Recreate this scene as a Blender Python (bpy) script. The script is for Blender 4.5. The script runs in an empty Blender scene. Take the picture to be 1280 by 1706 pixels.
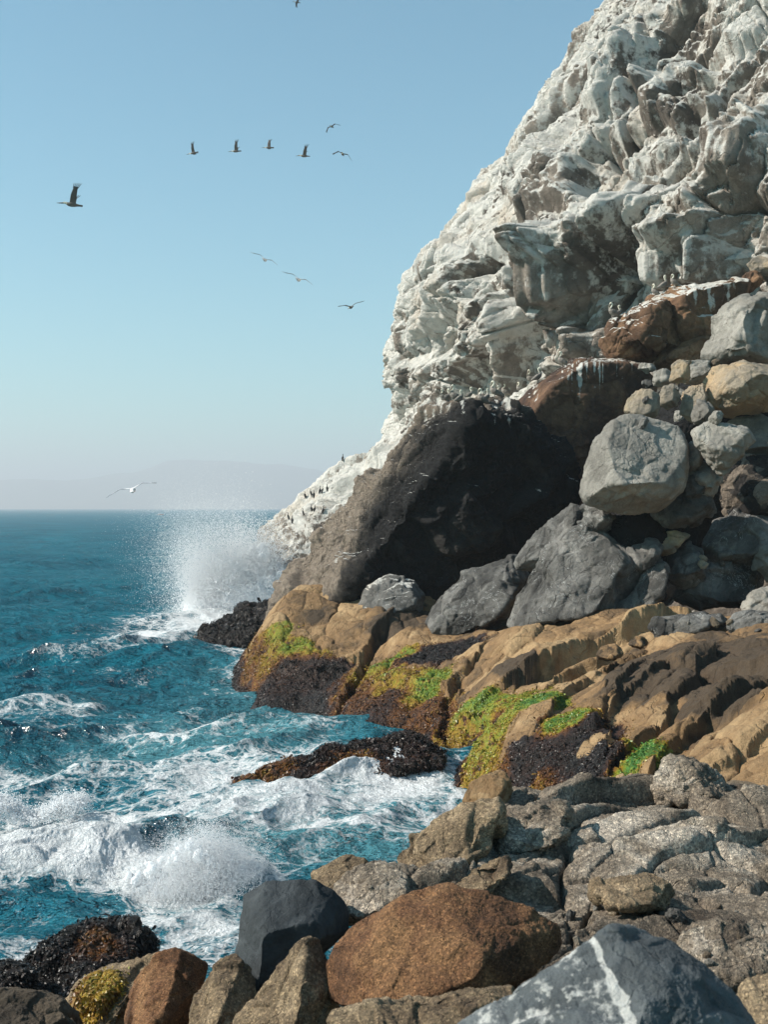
import bpy, math, random
import numpy as np
from mathutils import Vector, Matrix

# ------------------------------------------------------------------ camera, sky, sun, exposure
S = bpy.context.scene
COL = S.collection
F = 2000.0            # focal length in pixels of the 1280 x 1706 photograph
CX, HY = 640.0, 846.0  # principal column, horizon row
CAMZ = 7.0
cd = bpy.data.cameras.new('camera')
cam = bpy.data.objects.new('camera', cd)
COL.objects.link(cam)
cam.location = (0, 0, CAMZ)
cam.rotation_euler = (math.radians(90), 0, 0)
cd.sensor_fit = 'VERTICAL'
cd.sensor_height = 36.0
cd.lens = 36.0 * F / 1706.0
cd.shift_y = (HY - 853.0) / 1706.0
cd.clip_start = 0.1
cd.clip_end = 60000
cd.dof.use_dof = True
cd.dof.focus_distance = 30.0
cd.dof.aperture_fstop = 8.0
S.camera = cam

SUN_DIR = Vector((-0.80, -0.10, 0.60)).normalized()   # from the scene towards the sun
sun_el = math.asin(SUN_DIR.z)
w = bpy.data.worlds.new('World')
S.world = w
w.use_nodes = True
nt = w.node_tree
nt.nodes.clear()
sky = nt.nodes.new('ShaderNodeTexSky')
sky.sky_type = 'NISHITA'
sky.sun_disc = False
sky.sun_elevation = sun_el
sky.sun_rotation = math.atan2(SUN_DIR.x, SUN_DIR.y)
sky.air_density = 1.0
sky.dust_density = 0.5
sky.ozone_density = 1.6
tint = nt.nodes.new('ShaderNodeMix')
tint.data_type = 'RGBA'
tint.blend_type = 'MULTIPLY'
tint.inputs[0].default_value = 1.0
tint.inputs[7].default_value = (0.57, 1.01, 0.95, 1)
bg = nt.nodes.new('ShaderNodeBackground')
bg.inputs[1].default_value = 0.098
wo = nt.nodes.new('ShaderNodeOutputWorld')
nt.links.new(sky.outputs[0], tint.inputs[6])
nt.links.new(tint.outputs[2], bg.inputs[0])
nt.links.new(bg.outputs[0], wo.inputs[0])

sl = bpy.data.lights.new('sun', 'SUN')
sl.energy = 5.0
sl.angle = math.radians(0.5)
sl.color = (1.0, 0.93, 0.83)
so = bpy.data.objects.new('sun', sl)
COL.objects.link(so)
so.rotation_euler = SUN_DIR.to_track_quat('Z', 'Y').to_euler()
so.location = (-40, 10, 60)

S.view_settings.view_transform = 'Standard'
S.view_settings.look = 'None'
S.view_settings.exposure = 0.75
S.view_settings.gamma = 1.0
S.render.engine = 'CYCLES'
S.cycles.max_bounces = 9
S.cycles.diffuse_bounces = 5
S.cycles.transmission_bounces = 6
S.cycles.volume_bounces = 0
S.cycles.sample_clamp_indirect = 8.0

# ------------------------------------------------------------------ numeric helpers
f4 = np.float32


def at(px, py, d):
    """a point of the place seen at photo pixel (px, py), d metres ahead"""
    return np.array([(px - CX) / F * d, d, CAMZ + (HY - py) / F * d])


def smooth(a, b, x):
    t = np.clip((x - a) / (b - a), 0, 1)
    return t * t * (3 - 2 * t)


def ihash(ix, iy, iz, seed):
    h = (ix.astype(np.uint32) * np.uint32(374761393) + iy.astype(np.uint32) * np.uint32(668265263)
         + iz.astype(np.uint32) * np.uint32(2246822519) + np.uint32((seed * 3266489917) & 0xffffffff))
    h ^= h >> np.uint32(13)
    h *= np.uint32(1274126177)
    h ^= h >> np.uint32(16)
    return h


_r = np.random.RandomState(7)
_G = _r.normal(size=(256, 3)).astype(f4)
_G /= np.linalg.norm(_G, axis=1)[:, None]
_J = _r.uniform(0.08, 0.92, size=(4096, 3)).astype(f4)
_T = _r.normal(size=(4096, 4)).astype(f4)
_U = _r.uniform(size=4096).astype(f4)


def chunked(fn, p, *a, **k):
    out = [fn(p[i:i + 120000], *a, **k) for i in range(0, len(p), 120000)]
    if isinstance(out[0], tuple):
        return tuple(np.concatenate(c) for c in zip(*out))
    return np.concatenate(out)


def _perlin(p, seed):
    i = np.floor(p).astype(np.int32)
    f = (p - i).astype(f4)
    u = f * f * f * (f * (f * 6 - 15) + 10)
    res = []
    for dx in (0, 1):
        for dy in (0, 1):
            for dz in (0, 1):
                g = _G[ihash(i[:, 0] + dx, i[:, 1] + dy, i[:, 2] + dz, seed) & np.uint32(255)]
                res.append(g[:, 0] * (f[:, 0] - dx) + g[:, 1] * (f[:, 1] - dy) + g[:, 2] * (f[:, 2] - dz))
    ux, uy, uz = u[:, 0], u[:, 1], u[:, 2]
    a = [res[k] + (res[k + 1] - res[k]) * uz for k in (0, 2, 4, 6)]
    b0 = a[0] + (a[1] - a[0]) * uy
    b1 = a[2] + (a[3] - a[2]) * uy
    return (b0 + (b1 - b0) * ux) * 1.5


def perlin(p, seed=0):
    return chunked(_perlin, np.asarray(p, f4), seed)


def fbm(p, octaves=4, seed=0, gain=0.5, ridged=False):
    p = np.asarray(p, f4)
    s = np.zeros(len(p), f4)
    a, t = 1.0, 0.0
    for o in range(octaves):
        n = perlin(p * (2.03 ** o) + 13.7 * o, seed + o)
        if ridged:
            n = 1 - 2 * np.abs(n)
        s += a * n
        t += a
        a *= gain
    return s / t


def _cells(p, seed, k, dims):
    i = np.floor(p).astype(np.int32)
    rng = (-1, 0, 1)
    n = len(p)
    f1 = np.full(n, 9.0, f4)
    f2 = np.full(n, 9.0, f4)
    tone = np.zeros(n, f4)
    ws = np.zeros(n, f4)
    hs = np.zeros(n, f4)
    for dx in rng:
        for dy in rng:
            for dz in (rng if dims == 3 else (0,)):
                cx, cy, cz = i[:, 0] + dx, i[:, 1] + dy, i[:, 2] + dz
                h = ihash(cx, cy, cz, seed) & np.uint32(4095)
                j = _J[h]
                ax = p[:, 0] - cx - j[:, 0]
                ay = p[:, 1] - cy - j[:, 1]
                d2 = ax * ax + ay * ay
                t = _T[h]
                hh = t[:, 3] * 0.5 + t[:, 0] * ax + t[:, 1] * ay
                if dims == 3:
                    az = p[:, 2] - cz - j[:, 2]
                    d2 = d2 + az * az
                    hh = hh + t[:, 2] * az
                d = np.sqrt(d2)
                wt = np.exp(-k * d)
                ws += wt
                hs += wt * hh
                m = d < f1
                f2 = np.where(m, f1, np.minimum(f2, d))
                f1 = np.where(m, d, f1)
                tone = np.where(m, _U[h], tone)
    return hs / ws, f2 - f1, tone, f1


def cells(p, seed=0, k=18.0, dims=3):
    """jointed rock: every Voronoi cell is a tilted facet; returns height, distance to joint, random tone, distance to centre"""
    return chunked(_cells, np.asarray(p, f4), seed, k, dims)


def _blocks(p, seed, jit, tilt, slope, rnd):
    i = np.floor(p).astype(np.int32)
    n = len(p)
    best = np.zeros(n, f4)
    tone = np.zeros(n, f4)
    for dx in (-1, 0, 1):
        for dy in (-1, 0, 1):
            cx, cy = i[:, 0] + dx, i[:, 1] + dy
            h = ihash(cx, cy, cx * 0, seed) & np.uint32(4095)
            h2 = (h * np.uint32(7) + np.uint32(911)) & np.uint32(4095)
            h3 = (h * np.uint32(13) + np.uint32(377)) & np.uint32(4095)
            j = _J[h]
            ax = p[:, 0] - cx - j[:, 0]
            ay = p[:, 1] - cy - j[:, 1]
            an = (_U[h2] - .5) * 2 * jit
            ca, sa = np.cos(an), np.sin(an)
            u = ax * ca + ay * sa
            v = -ax * sa + ay * ca
            t = _T[h]
            rx = .50 + .38 * j[:, 2]
            ry = .44 + .40 * _U[h3]
            top = .30 + .70 * _U[h] + tilt * (t[:, 0] * u + t[:, 1] * v)
            # four sides of unlike steepness and a skewed corner
            side = np.minimum(np.minimum((rx - u) * slope, (rx + u) * slope * .7), np.minimum((ry - v) * slope * .9, (ry + v) * slope))
            side = np.minimum(side, (rx + ry) * .72 * slope - slope * .8 * np.abs(u * np.sign(t[:, 2]) + v))
            d = np.clip(.5 + .5 * (side - top) / rnd, 0, 1)
            val = side + (top - side) * d - rnd * d * (1 - d)
            m = val > best
            best = np.where(m, val, best)
            tone = np.where(m, _U[h3], tone)
    return best, tone


def blocks(p, seed=0, jit=.4, tilt=.5, slope=2.2, rnd=.12):
    """jointed rock as a crowd of convex blocks: a continuous surface with sharp edges and deep creases between the blocks"""
    return chunked(_blocks, np.asarray(p, f4), seed, jit, tilt, slope, rnd)


def vnormals(P, Q):
    a, b, c, d = P[Q[:, 0]], P[Q[:, 1]], P[Q[:, 2]], P[Q[:, 3]]
    fn = np.cross(c - a, d - b)
    N = np.zeros((len(P), 3))
    for k in range(4):
        for ax in range(3):
            N[:, ax] += np.bincount(Q[:, k], fn[:, ax], len(P))
    return N / np.maximum(np.linalg.norm(N, axis=1), 1e-12)[:, None]


def cube_sphere(n):
    pts, quads = [], []
    g = np.arange(n + 1)
    A, B = np.meshgrid(g, g, indexing='ij')
    base = 0
    for ax in range(3):
        for side in (0, n):
            c = np.empty((n + 1, n + 1, 3), np.int64)
            c[..., ax] = side
            c[..., (ax + 1) % 3] = A
            c[..., (ax + 2) % 3] = B
            pts.append(c.reshape(-1, 3))
            idx = base + np.arange((n + 1) ** 2).reshape(n + 1, n + 1)
            q = np.stack([idx[:-1, :-1], idx[1:, :-1], idx[1:, 1:], idx[:-1, 1:]], -1).reshape(-1, 4)
            quads.append(q if side else q[:, ::-1])
            base += (n + 1) ** 2
    c = np.concatenate(pts)
    q = np.concatenate(quads)
    key = (c[:, 0] * (n + 1) + c[:, 1]) * (n + 1) + c[:, 2]
    _, first, inv = np.unique(key, return_index=True, return_inverse=True)
    v = np.tan((c[first] / n * 2 - 1) * (math.pi / 4))
    v /= np.linalg.norm(v, axis=1)[:, None]
    return v, inv.ravel()[q]


def make_mesh(name, P, Q, mat, mask=None, smooth_faces=True, extra=None):
    """P vertices, Q quads or triangles (n x 4 / n x 3)"""
    me = bpy.data.meshes.new(name)
    k = Q.shape[1]
    me.vertices.add(len(P))
    me.vertices.foreach_set('co', np.ascontiguousarray(P, f4).ravel())
    me.loops.add(Q.size)
    me.loops.foreach_set('vertex_index', np.ascontiguousarray(Q, np.int32).ravel())
    me.polygons.add(len(Q))
    me.polygons.foreach_set('loop_start', np.arange(0, Q.size, k, dtype=np.int32))
    me.polygons.foreach_set('loop_total', np.full(len(Q), k, np.int32))
    me.polygons.foreach_set('use_smooth', np.full(len(Q), smooth_faces, bool))
    me.update(calc_edges=True)
    if mask is not None:
        at_ = me.attributes.new('mask', 'FLOAT_COLOR', 'POINT')
        at_.data.foreach_set('color', np.ascontiguousarray(mask, f4).ravel())
    if extra is not None:
        at_ = me.attributes.new('mask2', 'FLOAT_COLOR', 'POINT')
        at_.data.foreach_set('color', np.ascontiguousarray(extra, f4).ravel())
    me.materials.append(mat)
    return me


def link(name, me, origin=(0, 0, 0), label=None, cat=None, group=None, kind=None, parent=None):
    o = bpy.data.objects.new(name, me)
    COL.objects.link(o)
    o.location = origin
    if parent is not None:
        o.parent = parent
    if label:
        o['label'] = label
    if cat:
        o['category'] = cat
    if group:
        o['group'] = group
    if kind:
        o['kind'] = kind
    return o


# ------------------------------------------------------------------ materials
class NT:
    def __init__(self, name):
        self.m = bpy.data.materials.new(name)
        self.m.use_nodes = True
        self.t = self.m.node_tree
        self.t.nodes.clear()
        self.out = self.t.nodes.new('ShaderNodeOutputMaterial')

    def n(self, kind, ins=None, **props):
        nd = self.t.nodes.new('ShaderNode' + kind)
        for k, v in props.items():
            setattr(nd, k, v)
        for k, v in (ins or {}).items():
            self.set(nd.inputs[k], v)
        return nd

    def set(self, sock, v):
        if hasattr(v, 'bl_idname') and not hasattr(v, 'is_output'):
            v = v.outputs[0]
        if hasattr(v, 'is_output'):
            self.t.links.new(v, sock)
        else:
            if isinstance(v, tuple) and len(v) == 3 and sock.type == 'RGBA':
                v = v + (1,)
            sock.default_value = v

    def math(self, op, a, b=0.0, clamp=False):
        nd = self.n('Math', {0: a, 1: b}, operation=op, use_clamp=clamp)
        return nd.outputs[0]

    def mix(self, fac, a, b, blend='MIX'):
        nd = self.t.nodes.new('ShaderNodeMix')
        nd.data_type = 'RGBA'
        nd.blend_type = blend
        self.set(nd.inputs[0], fac)
        self.set(nd.inputs[6], a)
        self.set(nd.inputs[7], b)
        return nd.outputs[2]

    def noise(self, vec, scale, detail=6, rough=0.6, dist=0.0):
        return self.n('TexNoise', {'Vector': vec, 'Scale': scale, 'Detail': detail, 'Roughness': rough, 'Distortion': dist}).outputs[0]

    def ramp(self, fac, stops):
        nd = self.n('ValToRGB', {0: fac})
        els = nd.color_ramp.elements
        while len(els) < len(stops):
            els.new(0.5)
        for e, (p, c) in zip(els, stops):
            e.position = p
            e.color = (c + (1,)) if len(c) == 3 else c
        return nd.outputs[0]

    def rng(self, v, a, b, c=0.0, d=1.0):
        return self.n('MapRange', {0: v, 1: a, 2: b, 3: c, 4: d}).outputs[0]


WEED = [(0.0, (0.009, 0.007, 0.006)), (0.22, (0.028, 0.012, 0.008)), (0.42, (0.125, 0.045, 0.007)),
        (0.6, (0.24, 0.145, 0.012)), (0.78, (0.175, 0.195, 0.015)), (1.0, (0.042, 0.130, 0.020))]


def rock_mat(name, cols, s=1.0, speck=0.35, bump=1.0, pits=0.0, rough=0.9, grain=1.0, vein=None, tonef=0.5,
             guano=(0.62, 0.60, 0.55), streak=False, veined=0.0, joint=0.35):
    """cols: three rock colours; s: features per metre (bigger = finer)"""
    M = NT(name)
    pos = M.n('NewGeometry').outputs['Position']
    at_ = M.n('Attribute', attribute_name='mask')
    sep = M.n('SeparateColor', {0: at_.outputs['Color']})
    tone = at_.outputs['Alpha']
    n1 = M.noise(pos, 0.55 * s, 8, 0.66, 0.4)
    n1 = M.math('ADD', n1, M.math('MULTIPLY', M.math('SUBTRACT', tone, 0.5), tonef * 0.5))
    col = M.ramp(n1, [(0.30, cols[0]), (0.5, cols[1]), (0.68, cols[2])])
    n2 = M.noise(pos, 5.0 * s, 7, 0.72)
    v = M.rng(n2, 0.25, 0.75, 1 - speck, 1 + speck)
    n3 = M.noise(pos, 34.0 * s, 3, 0.7)
    v2 = M.rng(n3, 0.25, 0.75, 1 - speck * 0.9, 1 + speck * 0.9)
    vv = M.math('MULTIPLY', v, v2)
    col = M.mix(1.0, col, M.n('CombineColor', {0: vv, 1: vv, 2: vv}).outputs[0], 'MULTIPLY')
    vc = M.n('TexVoronoi', {'Vector': pos, 'Scale': 22.0 * s, 'Randomness': 1.0})
    if grain > 1.0:   # pebbly conglomerate: pale and dark clasts
        r = M.n('SeparateColor', {0: vc.outputs['Color']}).outputs[0]
        cl = M.ramp(r, [(0.0, (0.45, 0.45, 0.46)), (0.55, (1.0, 1.0, 1.0)), (0.8, (1.25, 1.22, 1.16)), (0.97, (2.1, 2.05, 1.95))])
        col = M.mix(0.75, col, cl, 'MULTIPLY')
    if veined > 0:
        nv = M.noise(pos, 1.3 * s, 5, 0.6, 1.2)
        vf = M.math('SUBTRACT', 1.0, M.rng(M.math('ABSOLUTE', M.math('SUBTRACT', nv, 0.5)), 0.0, 0.006))
        vf = M.math('MULTIPLY', vf, M.rng(M.noise(pos, 0.8 * s, 2, 0.5), 0.5, 0.62, 0.0, veined))
        col = M.mix(vf, col, (0.6, 0.6, 0.58))
    if streak:
        mp = M.n('Mapping', {0: pos, 3: (1.6 * s, 1.6 * s, 0.10 * s)})
        ns = M.noise(mp, 1.0, 5, 0.6)
        sk = M.rng(ns, 0.35, 0.65, 0.72, 1.25)
        col = M.mix(0.7, col, M.n('CombineColor', {0: sk, 1: sk, 2: sk}).outputs[0], 'MULTIPLY')
    # guano and mineral crust
    gn = M.noise(pos, 3.0 * s, 7, 0.7)
    gf = M.math('ADD', sep.outputs[0], M.math('MULTIPLY', M.math('SUBTRACT', gn, 0.5), 1.35))
    gf = M.rng(gf, 0.38, 0.58)
    gcol = M.mix(M.rng(n2, 0.35, 0.7), guano, tuple(c * 0.72 for c in guano))
    gcol = M.mix(M.rng(M.noise(pos, 0.42 * s, 6, 0.65), 0.52, 0.68, 0.0, 0.55), gcol, (guano[0] * 0.66, guano[1] * 0.54, guano[2] * 0.43))
    col = M.mix(gf, col, gcol)
    # seaweed film
    wn = M.noise(pos, 2.6, 7, 0.72)
    wfac = M.rng(M.math('ADD', sep.outputs[1], M.math('MULTIPLY', M.math('SUBTRACT', wn, 0.5), 0.9)), 0.42, 0.58)
    hue = M.math('ADD', sep.outputs[2], M.math('MULTIPLY', M.math('SUBTRACT', M.noise(pos, 4.5, 5, 0.7), 0.5), 0.7), True)
    hue = M.math('MULTIPLY', hue, M.rng(M.noise(pos, 2.1, 5, 0.75), 0.34, 0.46, 0.2, 1.0))
    wcol = M.ramp(hue, WEED)
    wv = M.rng(M.noise(pos, 16.0, 3, 0.7), 0.3, 0.7, 0.55, 1.5)
    wcol = M.mix(1.0, wcol, M.n('CombineColor', {0: wv, 1: wv, 2: wv}).outputs[0], 'MULTIPLY')
    col = M.mix(wfac, col, wcol)
    # bump
    b1 = M.noise(pos, 4.0 * s, 9, 0.74, 0.3)
    vb = M.n('TexVoronoi', {'Vector': pos, 'Scale': 9.0 * s, 'Randomness': 1.0}).outputs[0]
    wj = M.n('VectorMath', {0: M.n('TexNoise', {'Vector': pos, 'Scale': 1.4 * s, 'Detail': 4.0}).outputs['Color'], 'Scale': 0.9 / s}, operation='SCALE').outputs[0]
    wj = M.n('VectorMath', {0: pos, 1: wj}, operation='ADD').outputs[0]
    wj = M.n('Mapping', {0: wj, 2: (0.4, 0.5, 0.6), 3: (1.0, 0.55, 0.8)}).outputs[0]
    ve = M.n('TexVoronoi', {'Vector': wj, 'Scale': 1.5 * s}, feature='DISTANCE_TO_EDGE').outputs[0]
    jm = M.rng(M.noise(pos, 1.1 * s, 2, 0.5), 0.45, 0.6)
    jt = M.math('MULTIPLY', M.rng(ve, 0.0, 0.03, -joint, 0.0), jm)
    h = M.math('ADD', b1, M.math('MULTIPLY', M.math('MINIMUM', vc.outputs[0], 0.5), 0.16 * grain))
    h = M.math('ADD', h, jt)
    if pits > 0:
        pt = M.rng(vb, 0.0, 0.22, -pits, 0.0)
        pm = M.rng(M.noise(pos, 3.0 * s, 2, 0.5), 0.45, 0.6)
        h = M.math('ADD', h, M.math('MULTIPLY', pt, pm))
    bw = M.noise(pos, 11.0, 5, 0.7)
    h = M.math('ADD', h, M.math('MULTIPLY', M.math('MULTIPLY', bw, wfac), 0.35 * s))
    bp = M.n('Bump', {'Strength': 1.0, 'Distance': 0.125 * bump / s, 'Height': h})
    rg = M.math('SUBTRACT', rough, M.math('MULTIPLY', wfac, 0.38))
    bs = M.n('BsdfPrincipled', {'Base Color': col, 'Roughness': rg, 'Normal': bp})
    bs.inputs['Specular IOR Level'].default_value = 0.28
    M.t.links.new(bs.outputs[0], M.out.inputs[0])
    return M.m


MAT = {
    'cliff': rock_mat('pale_cliff_rock', [(0.075, 0.062, 0.052), (0.19, 0.158, 0.130), (0.34, 0.295, 0.25)], s=0.55, speck=0.22,
                      bump=1.3, streak=True, guano=(0.645, 0.62, 0.57), tonef=0.9),
    'dark': rock_mat('shade_darkened_basalt', [(0.012, 0.011, 0.011), (0.045, 0.038, 0.032), (0.23, 0.185, 0.145)], s=0.8, speck=0.35, bump=1.6, veined=0.12, tonef=1.5, pits=0.9),  # dark rock, its black end deepened to stand in for shade
    'rust_shaded': rock_mat('shaded_rusty_rock', [(0.025, 0.017, 0.014), (0.075, 0.042, 0.028), (0.17, 0.095, 0.055)], s=0.9, speck=0.35, bump=1.3, streak=True),  # darker copy of rust: the ledge's shade is put into the colour
    'rust': rock_mat('rusty_brown_rock', [(0.045, 0.028, 0.020), (0.13, 0.072, 0.042), (0.25, 0.145, 0.08)], s=0.9, speck=0.3, bump=1.0, streak=True),
    'grey': rock_mat('grey_boulder_rock', [(0.13, 0.12, 0.105), (0.22, 0.205, 0.18), (0.31, 0.29, 0.255)], s=0.9, speck=0.2, bump=0.8),
    'greydark': rock_mat('dark_grey_slab_rock', [(0.035, 0.033, 0.031), (0.095, 0.09, 0.083), (0.21, 0.20, 0.185)], s=1.0, speck=0.3, bump=1.1, veined=0.8),
    'ochre': rock_mat('ochre_grey_rock', [(0.17, 0.15, 0.125), (0.28, 0.23, 0.17), (0.38, 0.27, 0.16)], s=0.8, speck=0.2, bump=0.8),
    'tan': rock_mat('tan_sandstone', [(0.068, 0.047, 0.030), (0.22, 0.132, 0.063), (0.335, 0.222, 0.117)], s=0.9, speck=0.24, bump=0.85, tonef=1.3),
    'weed': rock_mat('seaweed_rock', [(0.015, 0.012, 0.010), (0.04, 0.03, 0.02), (0.12, 0.09, 0.06)], s=1.2, speck=0.4, bump=1.5, rough=0.7),
    'congl': rock_mat('grey_conglomerate', [(0.07, 0.053, 0.040), (0.225, 0.183, 0.140), (0.47, 0.41, 0.34)], s=3.6, speck=0.42, bump=1.5, grain=2.4),
    'gravelly': rock_mat('tan_gritty_rock', [(0.09, 0.062, 0.04), (0.19, 0.138, 0.086), (0.30, 0.225, 0.145)], s=5.0, speck=0.34, bump=1.2, grain=1.6, pits=0.5),
    'brown': rock_mat('red_brown_pitted_rock', [(0.055, 0.028, 0.017), (0.130, 0.063, 0.031), (0.22, 0.118, 0.056)], s=6.0, speck=0.32, bump=1.2, pits=1.1, grain=1.4),
    'slate': rock_mat('blue_grey_rock', [(0.022, 0.026, 0.029), (0.048, 0.055, 0.060), (0.105, 0.112, 0.115)], s=5.0, speck=0.22, bump=0.7, guano=(0.44, 0.44, 0.42)),
    'slatelight': rock_mat('pale_blue_grey_rock', [(0.045, 0.052, 0.056), (0.085, 0.096, 0.102), (0.155, 0.165, 0.168)], s=5.0, speck=0.2, bump=0.6, rough=.6, guano=(0.46, 0.46, 0.44)),
    'bed': rock_mat('brown_bed_rock', [(0.06, 0.047, 0.036), (0.13, 0.10, 0.07), (0.22, 0.165, 0.11)], s=1.0, speck=0.35, bump=1.4),  # the bed's own brownish grey
}


# ------------------------------------------------------------------ boulders
def hull(pts):
    p = sorted(set(map(tuple, pts)))

    def half(p):
        h = []
        for q in p:
            while len(h) > 1 and (h[-1][0] - h[-2][0]) * (q[1] - h[-2][1]) - (h[-1][1] - h[-2][1]) * (q[0] - h[-2][0]) <= 0:
                h.pop()
            h.append(q)
        return h
    a, b = half(p), half(p[::-1])
    return a[:-1] + b[:-1]


_sph = {}
_seed = [11]


def rock(name, label, mat, poly, d, planes=(), th=None, tf=0.35, tb=0.5, p=60.0, facet=1.0, size=None, fine=1.0, crack=0.45,
         mask=None, seed=None, cat='rock', group=None, den=1.0, lump=0.0, stretch=None, back=1.0, weedlump=0.0, ch=6, chlo=0.74, front=(-0.42, -0.82, 0.38), toner=None):
    """A boulder: the half-spaces behind its outline (at its own distance d) and its faces are intersected, the edges worn round,
    and the surface broken into facets, joints and grain.  planes: ((nx, ny, nz), px, py, distance)"""
    _seed[0] += 17
    sd = seed if seed is not None else _seed[0]
    W = np.array([at(x, y, d)[[0, 2]] for x, y in poly])
    W = np.array(hull([tuple(q) for q in W]))
    W = W.mean(0) + (W - W.mean(0)) * 1.03
    lo, hi = W.min(0), W.max(0)
    cx, cz = (lo + hi) / 2
    ex, ez = (hi - lo) / 2
    ey = th if th else (ex + ez) / 2 * 0.8
    C = np.array([cx, d, cz])
    ns, ds = [], []

    def add(n, q):
        n = np.array(n, float)
        n /= np.linalg.norm(n)
        ns.append(n)
        ds.append(float(np.dot(n, np.asarray(q) - C)))
    for k in range(len(W)):
        a, b = W[k], W[(k + 1) % len(W)]
        e = b - a
        n2 = np.array([e[1], -e[0]])
        n2 /= max(np.linalg.norm(n2), 1e-9)
        q = (a[0], d, a[1])
        add((n2[0], -tf, n2[1]), q)
        add((n2[0], tb, n2[1]), q)
    add(front, C + (0, -ey, 0))
    add((0.1, 1, 0), C + (0, ey * back, 0))
    for n, qx, qy, qd in planes:
        add(n, at(qx, qy, qd))
    ns, ds = np.array(ns), np.array(ds)
    ds = np.maximum(ds, 0.12 * min(ex, ey, ez))
    pxs = max(ex, ez) * 2 * F / d * 0.6
    sc = np.array([ex, ey, ez])
    if ch:      # random chips struck off corners and edges keep it angular
        rs = np.random.RandomState(sd)
        if 12 not in _sph:
            _sph[12] = cube_sphere(12)
        D0 = _sph[12][0] * sc
        D0 /= np.linalg.norm(D0, axis=1)[:, None]
        r0 = 1.0 / np.maximum((D0 @ ns.T) / ds, 1e-6).max(1)
        P0 = D0 * r0[:, None]
        for k in range(ch):
            n_ = rs.normal(size=3)
            n_[1] = -abs(n_[1])
            n_ /= sc
            n_ /= np.linalg.norm(n_)
            sup = (P0 @ n_).max()
            ns = np.vstack([ns, n_])
            ds = np.append(ds, sup * rs.uniform(chlo, 0.95))
    n = int(np.clip(pxs * 0.78 * den, 12, 360))
    if n not in _sph:
        _sph[n] = cube_sphere(n)
    V, Q = _sph[n]
    D = V * sc
    D /= np.linalg.norm(D, axis=1)[:, None]
    # gentle warp of the directions keeps the faces from being true planes
    dn = np.stack([perlin(V * 1.7 + 5.1 * k, sd + k) for k in range(3)], 1)
    acc = np.zeros(len(D))
    Dw = D + dn * 0.03
    for nn, dd in zip(ns, ds):
        acc += (np.maximum(Dw @ nn, 0) / dd) ** p
    P = C + D * (acc ** (-1.0 / p))[:, None]
    N = vnormals(P, Q)
    L = size if size else min(ex, ez, ey) * 0.9
    st = np.array(stretch if stretch else (1, 1, 1.0))
    X = (P * st) / L + sd
    Xw = X + 0.35 * np.stack([perlin(X * 0.9 + 3.3 * k, sd + k) for k in range(3)], 1)
    h1, e1, t1, _ = cells(Xw, sd, 30)
    h2, e2, t2, _ = cells(Xw * 2.7 + 4.0, sd + 1, 24)
    fb = fbm(X * 2.2, 5, sd + 2, 0.58)
    fr = fbm(X * 7.0, 5, sd + 3, 0.68)
    rg = fbm(X * 3.1, 4, sd + 4, 0.6, True)
    disp = facet * L * (0.105 * h1 + 0.040 * h2) + fine * L * (0.080 * fb + 0.050 * fr + 0.030 * rg)
    disp -= crack * L * (0.085 * np.exp(-e1 / 0.045) + 0.028 * np.exp(-e2 / 0.05))
    if lump > 0:
        _, _, _, c1 = cells(P * (1.0 / lump), sd + 5, 10)
        disp += lump * 0.42 * (0.5 - c1)
    mk = np.zeros((len(P), 4))
    mk[:, 3] = 0.6 * t1 + 0.4 * t2
    P2 = P + N * disp[:, None]
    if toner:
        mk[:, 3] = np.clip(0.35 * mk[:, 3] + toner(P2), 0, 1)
    if mask:
        N2 = vnormals(P2, Q)
        g, wd, hu = mask(P2, N2, sd)
        mk[:, 0], mk[:, 1], mk[:, 2] = g, wd, hu
        if weedlump > 0:
            wl = fbm(P2 / weedlump * 0.8, 4, sd + 9, 0.65, True)
            P2 = P2 + N2 * (weedlump * 0.6 * wl * smooth(0.4, 0.7, wd))[:, None]
    base = np.array([C[0], C[1], P2[:, 2].min()])
    me = make_mesh(name, P2 - base, Q, mat if not isinstance(mat, str) else MAT[mat], mk)
    o = link(name, me, base, label, cat, group)
    return o, P2, Q, mk


def spot(P, px, py, d, r):
    """soft patch of radius r metres round the place seen at (px, py)"""
    q = at(px, py, d)
    return np.exp(-((P - q) ** 2).sum(1) / (r * r))


# ------------------------------------------------------------------ the cliff
AX, AY = 60.0, 100.0     # axis of the great cone of rock
PROF = np.array([(-3, 71.5), (2.5, 70.3), (4.5, 69.0), (7.6, 66.4), (10.5, 63.6), (13.3, 61.9), (16.5, 61.6), (19.2, 62.4), (23.4, 61.6),
                 (29.0, 57.0), (35.4, 51.6), (44.0, 45.8), (52.4, 40.4), (70, 28), (88, 9), (90, 1.0)])


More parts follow.
